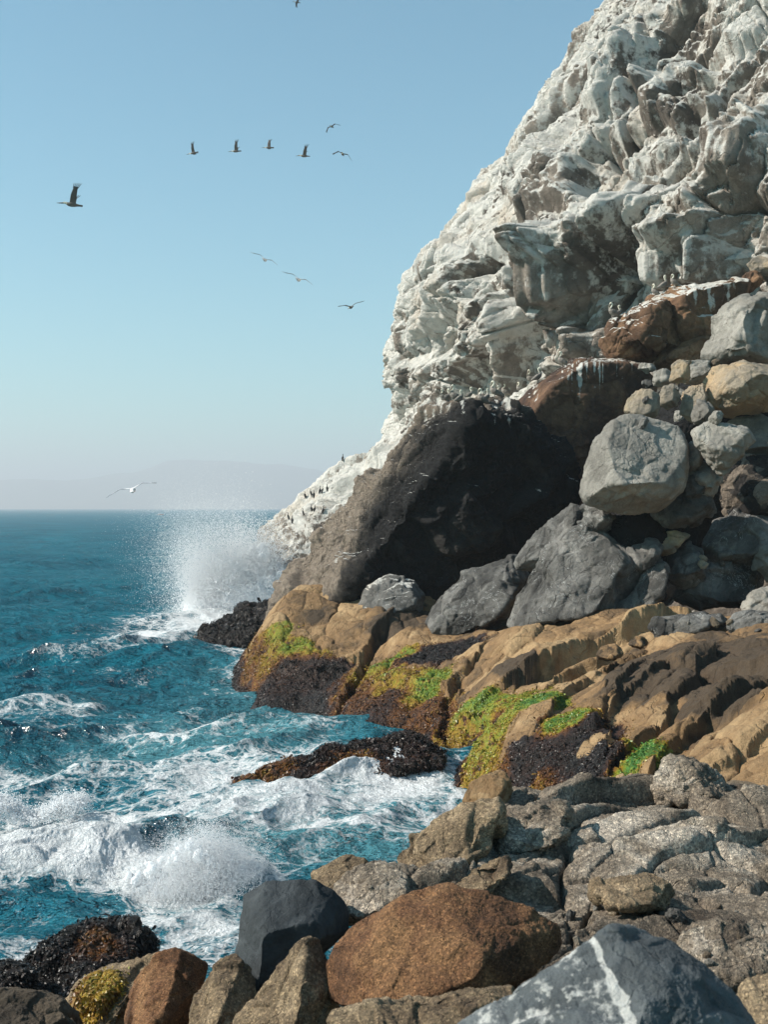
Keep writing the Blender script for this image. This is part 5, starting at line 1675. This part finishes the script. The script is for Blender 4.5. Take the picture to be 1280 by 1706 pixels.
def place_bird(me, name, px, py, d, yaw, pitch, roll, sc, label, cat, group=None):
    o = link(name, me, at(px, py, d), label, cat, group)
    o.rotation_euler = (Matrix.Rotation(math.radians(yaw), 3, 'Z') @ Matrix.Rotation(math.radians(pitch), 3, 'Y') @ Matrix.Rotation(math.radians(roll), 3, 'X')).to_euler()
    o.scale = (sc * 1.4,) * 3
    return o


up_ = flyer('pelican_wings_up', PELI, [(48, 66), (52, 70)])
mid_ = flyer('pelican_wings_level', PELI, [(24, 2), (24, 2)])
up2_ = flyer('pelican_wings_high', PELI, [(64, 84), (40, 58)])
up3_ = flyer('pelican_wings_half', PELI, [(34, 44), (36, 62)])
dn_ = flyer('pelican_wings_down', PELI, [(10, -38), (10, -38)])
GF = 'pelicans flying in a line over the sea'
place_bird(up_, 'pelican', 120, 341, 82, 196, -4, 20, .95, 'largest dark pelican flying on the left with its wings raised', 'pelican')
place_bird(up3_, 'pelican', 322, 255, 140, 178, 12, 38, .80, 'dark pelican flying at the left end of the line of four', 'pelican', GF)
place_bird(up_, 'pelican', 393, 252, 140, 183, 4, 24, .85, 'dark pelican flying second from the left in the line of four', 'pelican', GF)
place_bird(up2_, 'pelican', 448, 246, 140, 185, 2, 40, .80, 'dark pelican flying third in the line and a little higher', 'pelican', GF)
place_bird(up3_, 'pelican', 507, 260, 140, 188, 0, 10, .92, 'pale bellied dark pelican flying at the right end of the line of four', 'pelican', GF)
place_bird(dn_, 'pelican', 553, 211, 150, 250, 5, 20, .75, 'dark pelican flying above the others with its wings bent down', 'pelican')
place_bird(dn_, 'pelican', 571, 257, 150, 262, 0, -20, .95, 'faint pinkish bird gliding just right of the line of four', 'pelican')
place_bird(mid_, 'pelican', 585, 512, 120, 110, 0, -14, .92, 'dark pelican gliding edge on near the cliff', 'pelican')
gl_ = flyer('gull_gliding', GULL, [(16, -14), (16, -14)], gull=True)
place_bird(gl_, 'gull', 441, 433, 110, 80, 0, 26, 1.25, 'pale thin winged gull gliding in the middle of the sky', 'gull')
place_bird(gl_, 'gull', 497, 466, 110, 78, 0, 24, 1.4, 'pale thin winged gull gliding below and right of the first', 'gull')
place_bird(gl_, 'gull', 221, 817, 75, 96, -8, -16, 1.45, 'white gull gliding low over the horizon', 'gull')
place_bird(dn_, 'pelican', 495, 4, 150, 200, 0, 10, .6, 'tiny dark bird at the very top of the sky', 'bird')


def percher(name, mat, turn, corm=False):
    """a bird at rest on its feet; x forward"""
    t = turn
    if corm:
        spine = [(.16, 0, .70), (.10, 0, .72), (.04, 0, .71), (.03, 0, .62), (.05, 0, .50), (.02, 0, .38), (-.03, 0, .24), (-.09, 0, .12), (-.16, 0, .02)]
        rr = [(.010, .010), (.018, .02), (.036, .036), (.03, .03), (.045, .05), (.085, .09), (.09, .09), (.06, .06), (.05, .015)]
    else:
        # bill laid down on the breast, S-shaped neck, sloping body, tail
        spine = [(.20, .04 * t, .46), (.17, .05 * t, .58), (.13, .05 * t, .72), (.10, .04 * t, .82), (.05, .02 * t, .86), (.0, 0, .84), (-.02, 0, .76), (.03, 0, .66), (.09, 0, .56),
                 (.08, 0, .46), (.0, 0, .38), (-.12, 0, .30), (-.26, 0, .22), (-.38, 0, .17), (-.46, 0, .14)]
        rr = [(.010, .010), (.018, .022), (.022, .030), (.040, .045), (.050, .055), (.042, .045), (.036, .036), (.042, .042), (.065, .065), (.12, .13), (.165, .16), (.165, .15), (.11, .09), (.07, .04), (.06, .015)]
    pcs = [loft(spine, rr, 14)]
    if not corm:
        for s in (1, -1):
            pcs.append(loft([(.06, s * .12, .44), (-.08, s * .165, .37), (-.26, s * .13, .26), (-.44, s * .05, .17)], [(.05, .09), (.045, .12), (.04, .085), (.015, .03)], 10))
            pcs.append(loft([(-.04, s * .07, .26), (-.04, s * .075, .10), (-.03, s * .075, .0)], [(.03, .03), (.02, .02), (.02, .02)], 8))
            pcs.append(loft([(-.06, s * .075, .012), (.03, s * .075, .012), (.09, s * .085, .01)], [(.02, .014), (.04, .014), (.05, .01)], 8))
    else:
        for s in (1, -1):
            pcs.append(loft([(-.02, s * .05, .2), (.0, s * .05, .0)], [(.025, .025), (.015, .015)], 8))
            pcs.append(loft([(-.03, s * .05, .01), (.07, s * .06, .01)], [(.02, .012), (.035, .01)], 8))
            pcs.append(loft([(.04, s * .075, .44), (-.04, s * .09, .28), (-.12, s * .04, .1)], [(.025, .05), (.03, .06), (.01, .02)], 8))

    def paint(co):
        m = np.zeros((len(co), 4))
        x, y, z = co.T
        if not corm:
            billm = ((x > .09) & (z < .83) & (z > .40) & (np.hypot(x - .15, y - .045 * t) < .075) & (z > .60)).astype(float)
            m[:, 0] = smooth(.56, .66, z)
            m[:, 1] = billm
            m[:, 2] = smooth(.09, .13, np.abs(y)) * smooth(.55, .45, z) * smooth(.2, .3, z)
        return m
    return fuse(name, pcs, mat, paint, .013)


bpy.context.view_layer.update()
DG = bpy.context.evaluated_depsgraph_get()
CAM = Vector((0, 0, CAMZ))


def perch(me, name, px, py, yaw, sc, label, cat, group=None, back=.25):
    """stand a bird on the rock surface seen at (px, py)"""
    d = Vector(at(px, py, 1.0)) - CAM
    hit, loc, nor, idx, ob, _ = S.ray_cast(DG, CAM + d * 12, d.normalized())
    if not hit:
        return None
    o2 = Vector((loc.x, loc.y + back, loc.z + 1.6))
    h2, l2, n2, _, _, _ = S.ray_cast(DG, o2, Vector((0, 0, -1)))
    p = l2 if h2 and abs(l2.z - loc.z) < 1.3 else loc
    o = link(name, me, p, label, cat, group)
    o.location.z -= .015
    o.rotation_euler = (0, 0, math.radians(yaw))
    o.scale = (sc,) * 3
    return o


pm = [percher('perched_pelican_a', PERCH, 1), percher('perched_pelican_b', PERCH, -1)]
cm = percher('perched_cormorant', CORM, 0, True)
PERCHES = [
    (738, 672, 200, .72, 'pelican at the left end of the row on the headland top'), (747, 672, 340, .74, 'hunched pelican second from the left on the headland top'),
    (757, 670, 190, 1.05, 'tall pelican with its neck raised left of the flat one'), (768, 671, 20, .70, 'small huddled pelican just right of the tall one'),
    (785, 674, 330, .62, 'low crouching pelican alone in the gap of the row'), (803, 671, 200, .95, 'pelican bending its bill to its breast in the middle of the row'),
    (813, 670, 30, .80, 'grey pelican close behind the bending one'), (824, 667, 175, 1.0, 'upright pelican left of the white streaked lip'),
    (832, 664, 205, .75, 'pelican preening at the white streaked lip'), (841, 662, 185, 1.1, 'tallest pelican standing over the white streaks'),
    (849, 660, 350, .80, 'pelican at the right end of the headland row'), (866, 655, 170, .85, 'lone pelican at the notch between headland and shelf'),
    (884, 642, 190, 1.1, 'pelican with a long raised neck on the shelf corner'), (899, 638, 20, .90, 'dark backed pelican beside the long necked one'),
    (937, 611, 160, .95, 'single dark pelican halfway up the shelf edge'), (1022, 534, 200, .95, 'pelican at the left end of the orange block'),
    (1033, 530, 340, .75, 'dark pelican sitting beside the one on the orange block'), (1093, 496, 160, .8, 'white pelican hunched on top of the orange block'),
    (1110, 488, 20, .95, 'grey pelican standing where the two rusty blocks meet'), (1125, 486, 190, .8, 'pelican facing left beside the grey standing one')]
for i, (px, py, yw, sc, lb) in enumerate(PERCHES):
    perch(pm[i % 2], 'pelican', px, py, yw, sc * .9, lb, 'pelican', 'pelicans resting on the rock ledges')
for i, (px, py) in enumerate([(534, 790), (571, 772), (508, 834), (518, 832), (523, 831), (533, 826), (537, 825), (545, 820), (505, 862), (519, 855), (524, 856), (538, 868), (487, 872), (480, 880)]):
    perch(cm, 'cormorant', px, py, (i * 67) % 360, .75, 'tiny black cormorant perched on the white seaward spur of the cliff', 'cormorant', 'cormorants on the seaward spur', .1)

# ------------------------------------------------------------------ rubble in the gaps
def build_rubble():
    r = np.random.RandomState(12)
    protos = []
    for k in range(5):
        _seed[0] += 17
        o, P, Q, mk = rock('stone', '', ['grey', 'ochre', 'greydark', 'grey', 'bed'][k], [(600, 870), (640, 820), (700, 815), (730, 850), (715, 890), (640, 900)], 40, size=.5, ch=5, den=.35)
        me = o.data
        bpy.data.objects.remove(o)
        co = np.empty(len(me.vertices) * 3, f4)
        me.vertices.foreach_get('co', co)
        co = co.reshape(-1, 3)
        co -= co.mean(0)
        co /= np.abs(co).max()
        me.vertices.foreach_set('co', co.ravel())
        me.update()
        protos.append(me)
    for (x0, y0, x1, y1, n, sz, lb, gr) in [
            (1070, 600, 1200, 720, 22, .20, 'small loose stone filling a gap between the boulders of the upper tumble', 'loose stones of the upper tumble'),
            (1060, 1000, 1270, 1060, 10, .18, 'small loose stone lying at the lip of the dark hollow', 'loose stones at the lip of the hollow'),
            (1100, 880, 1270, 980, 12, .22, 'small loose stone deep in the dark hollow', 'loose stones in the hollow'),
            (860, 1500, 1270, 1640, 22, .030, 'pebble lying in a crack of the conglomerate', 'pebbles on the conglomerate')]:
        for k in range(n):
            px, py = r.uniform(x0, x1), r.uniform(y0, y1)
            d = Vector(at(px, py, 1.0)) - CAM
            hit, loc, nor, idx, ob, _ = S.ray_cast(DG, CAM + d * 1.5, d.normalized())
            if not hit or nor.z < .25 or (sz < .1 and not ob.name.startswith('conglom')):
                continue
            sc = sz * r.lognormal(0, .45)
            o = link('stone' if sz > .1 else 'pebble', protos[k % 5], loc, lb, 'stone', gr)
            o.location.z += sc * .25
            o.rotation_euler = tuple(r.uniform(0, 6.28, 3))
            o.scale = (sc, sc * r.uniform(.7, 1), sc * r.uniform(.6, .9))


build_rubble()

# ------------------------------------------------------------------ a boat near the horizon
def plain(name, col, rough=.5):
    M = NT(name)
    pos = M.n('TexCoord').outputs['Object']
    n = M.rng(M.noise(pos, 3, 3, .5), .3, .7, .9, 1.08)
    c = M.mix(1.0, col, M.n('CombineColor', {0: n, 1: n, 2: n}).outputs[0], 'MULTIPLY')
    b = M.n('BsdfPrincipled', {'Base Color': c, 'Roughness': rough})
    M.t.links.new(b.outputs[0], M.out.inputs[0])
    return M.m


def poly_part(name, V, Fc, mat, parent):
    me = bpy.data.meshes.new(name)
    me.from_pydata(V, [], Fc)
    me.materials.append(mat)
    return link(name, me, (0, 0, 0), parent=parent)


def build_boat():
    p = sea_point(267, 858)
    root = bpy.data.objects.new('boat', None)
    COL.objects.link(root)
    root.location = (p[0], p[1], 0)
    root.rotation_euler = (0, 0, math.radians(12))
    root['label'] = 'tiny white motor boat with a reddish hull band near the horizon'
    root['category'] = 'boat'
    wht, red, gls = plain('boat_white', (.8, .8, .8)), plain('boat_red', (.45, .09, .06)), plain('boat_glass', (.03, .04, .05), .1)
    st = [(-3.0, 1.0), (-1.5, 1.15), (0, 1.2), (1.5, 1.0), (2.6, .55), (3.4, .06)]
    V, Fc = [], []
    for x, b in st:
        V += [(x, -b * .6, -.2), (x, -b, .75 + .05 * x), (x, b, .75 + .05 * x), (x, b * .6, -.2)]
    for i in range(len(st) - 1):
        a, c = i * 4, i * 4 + 4
        for k in range(4):
            k2 = (k + 1) % 4
            Fc.append((a + k, c + k, c + k2, a + k2))
    Fc += [(0, 1, 2, 3), tuple(len(V) - 4 + k for k in (3, 2, 1, 0))]
    poly_part('hull', V, Fc, red, root)
    V, Fc = [], []
    for x, b, z0, z1 in [(-2.2, .9, .6, 1.9), (.6, .85, .72, 1.95), (1.5, .7, .8, 1.1)]:
        V += [(x, -b, z0), (x, -b * .85, z1), (x, b * .85, z1), (x, b, z0)]
    for i in range(2):
        a, c = i * 4, i * 4 + 4
        for k in range(4):
            k2 = (k + 1) % 4
            Fc.append((a + k, c + k, c + k2, a + k2))
    Fc += [(0, 1, 2, 3), (11, 10, 9, 8)]
    poly_part('cabin', V, Fc, wht, root)
    poly_part('windscreen', [(.72, -.66, 1.84), (1.38, -.6, 1.2), (1.38, .6, 1.2), (.72, .66, 1.84), (.75, -.66, 1.87), (1.41, -.6, 1.23), (1.41, .6, 1.23), (.75, .66, 1.87)],
              [(0, 1, 2, 3), (4, 7, 6, 5), (0, 4, 5, 1), (1, 5, 6, 2), (2, 6, 7, 3), (3, 7, 4, 0)], gls, root)


build_boat()

# ------------------------------------------------------------------ sea air
HAZE = 3.0e-4


def build_haze():
    x0, x1, y0, y1, z0, z1 = -29500, 29500, -400, 33000, -14, 420
    V = [(x, y, z) for x in (x0, x1) for y in (y0, y1) for z in (z0, z1)]
    Fc = [(0, 1, 3, 2), (4, 6, 7, 5), (0, 4, 5, 1), (2, 3, 7, 6), (0, 2, 6, 4), (1, 5, 7, 3)]
    M = NT('sea_haze')
    v = M.n('VolumePrincipled', {'Color': (0.84, 0.885, 0.945, 1), 'Density': HAZE, 'Anisotropy': 0.1})
    M.t.links.new(v.outputs[0], M.out.inputs[1])
    me = bpy.data.meshes.new('haze')
    me.from_pydata(V, [], Fc)
    me.materials.append(M.m)
    link('haze', me, kind='stuff')


build_haze()
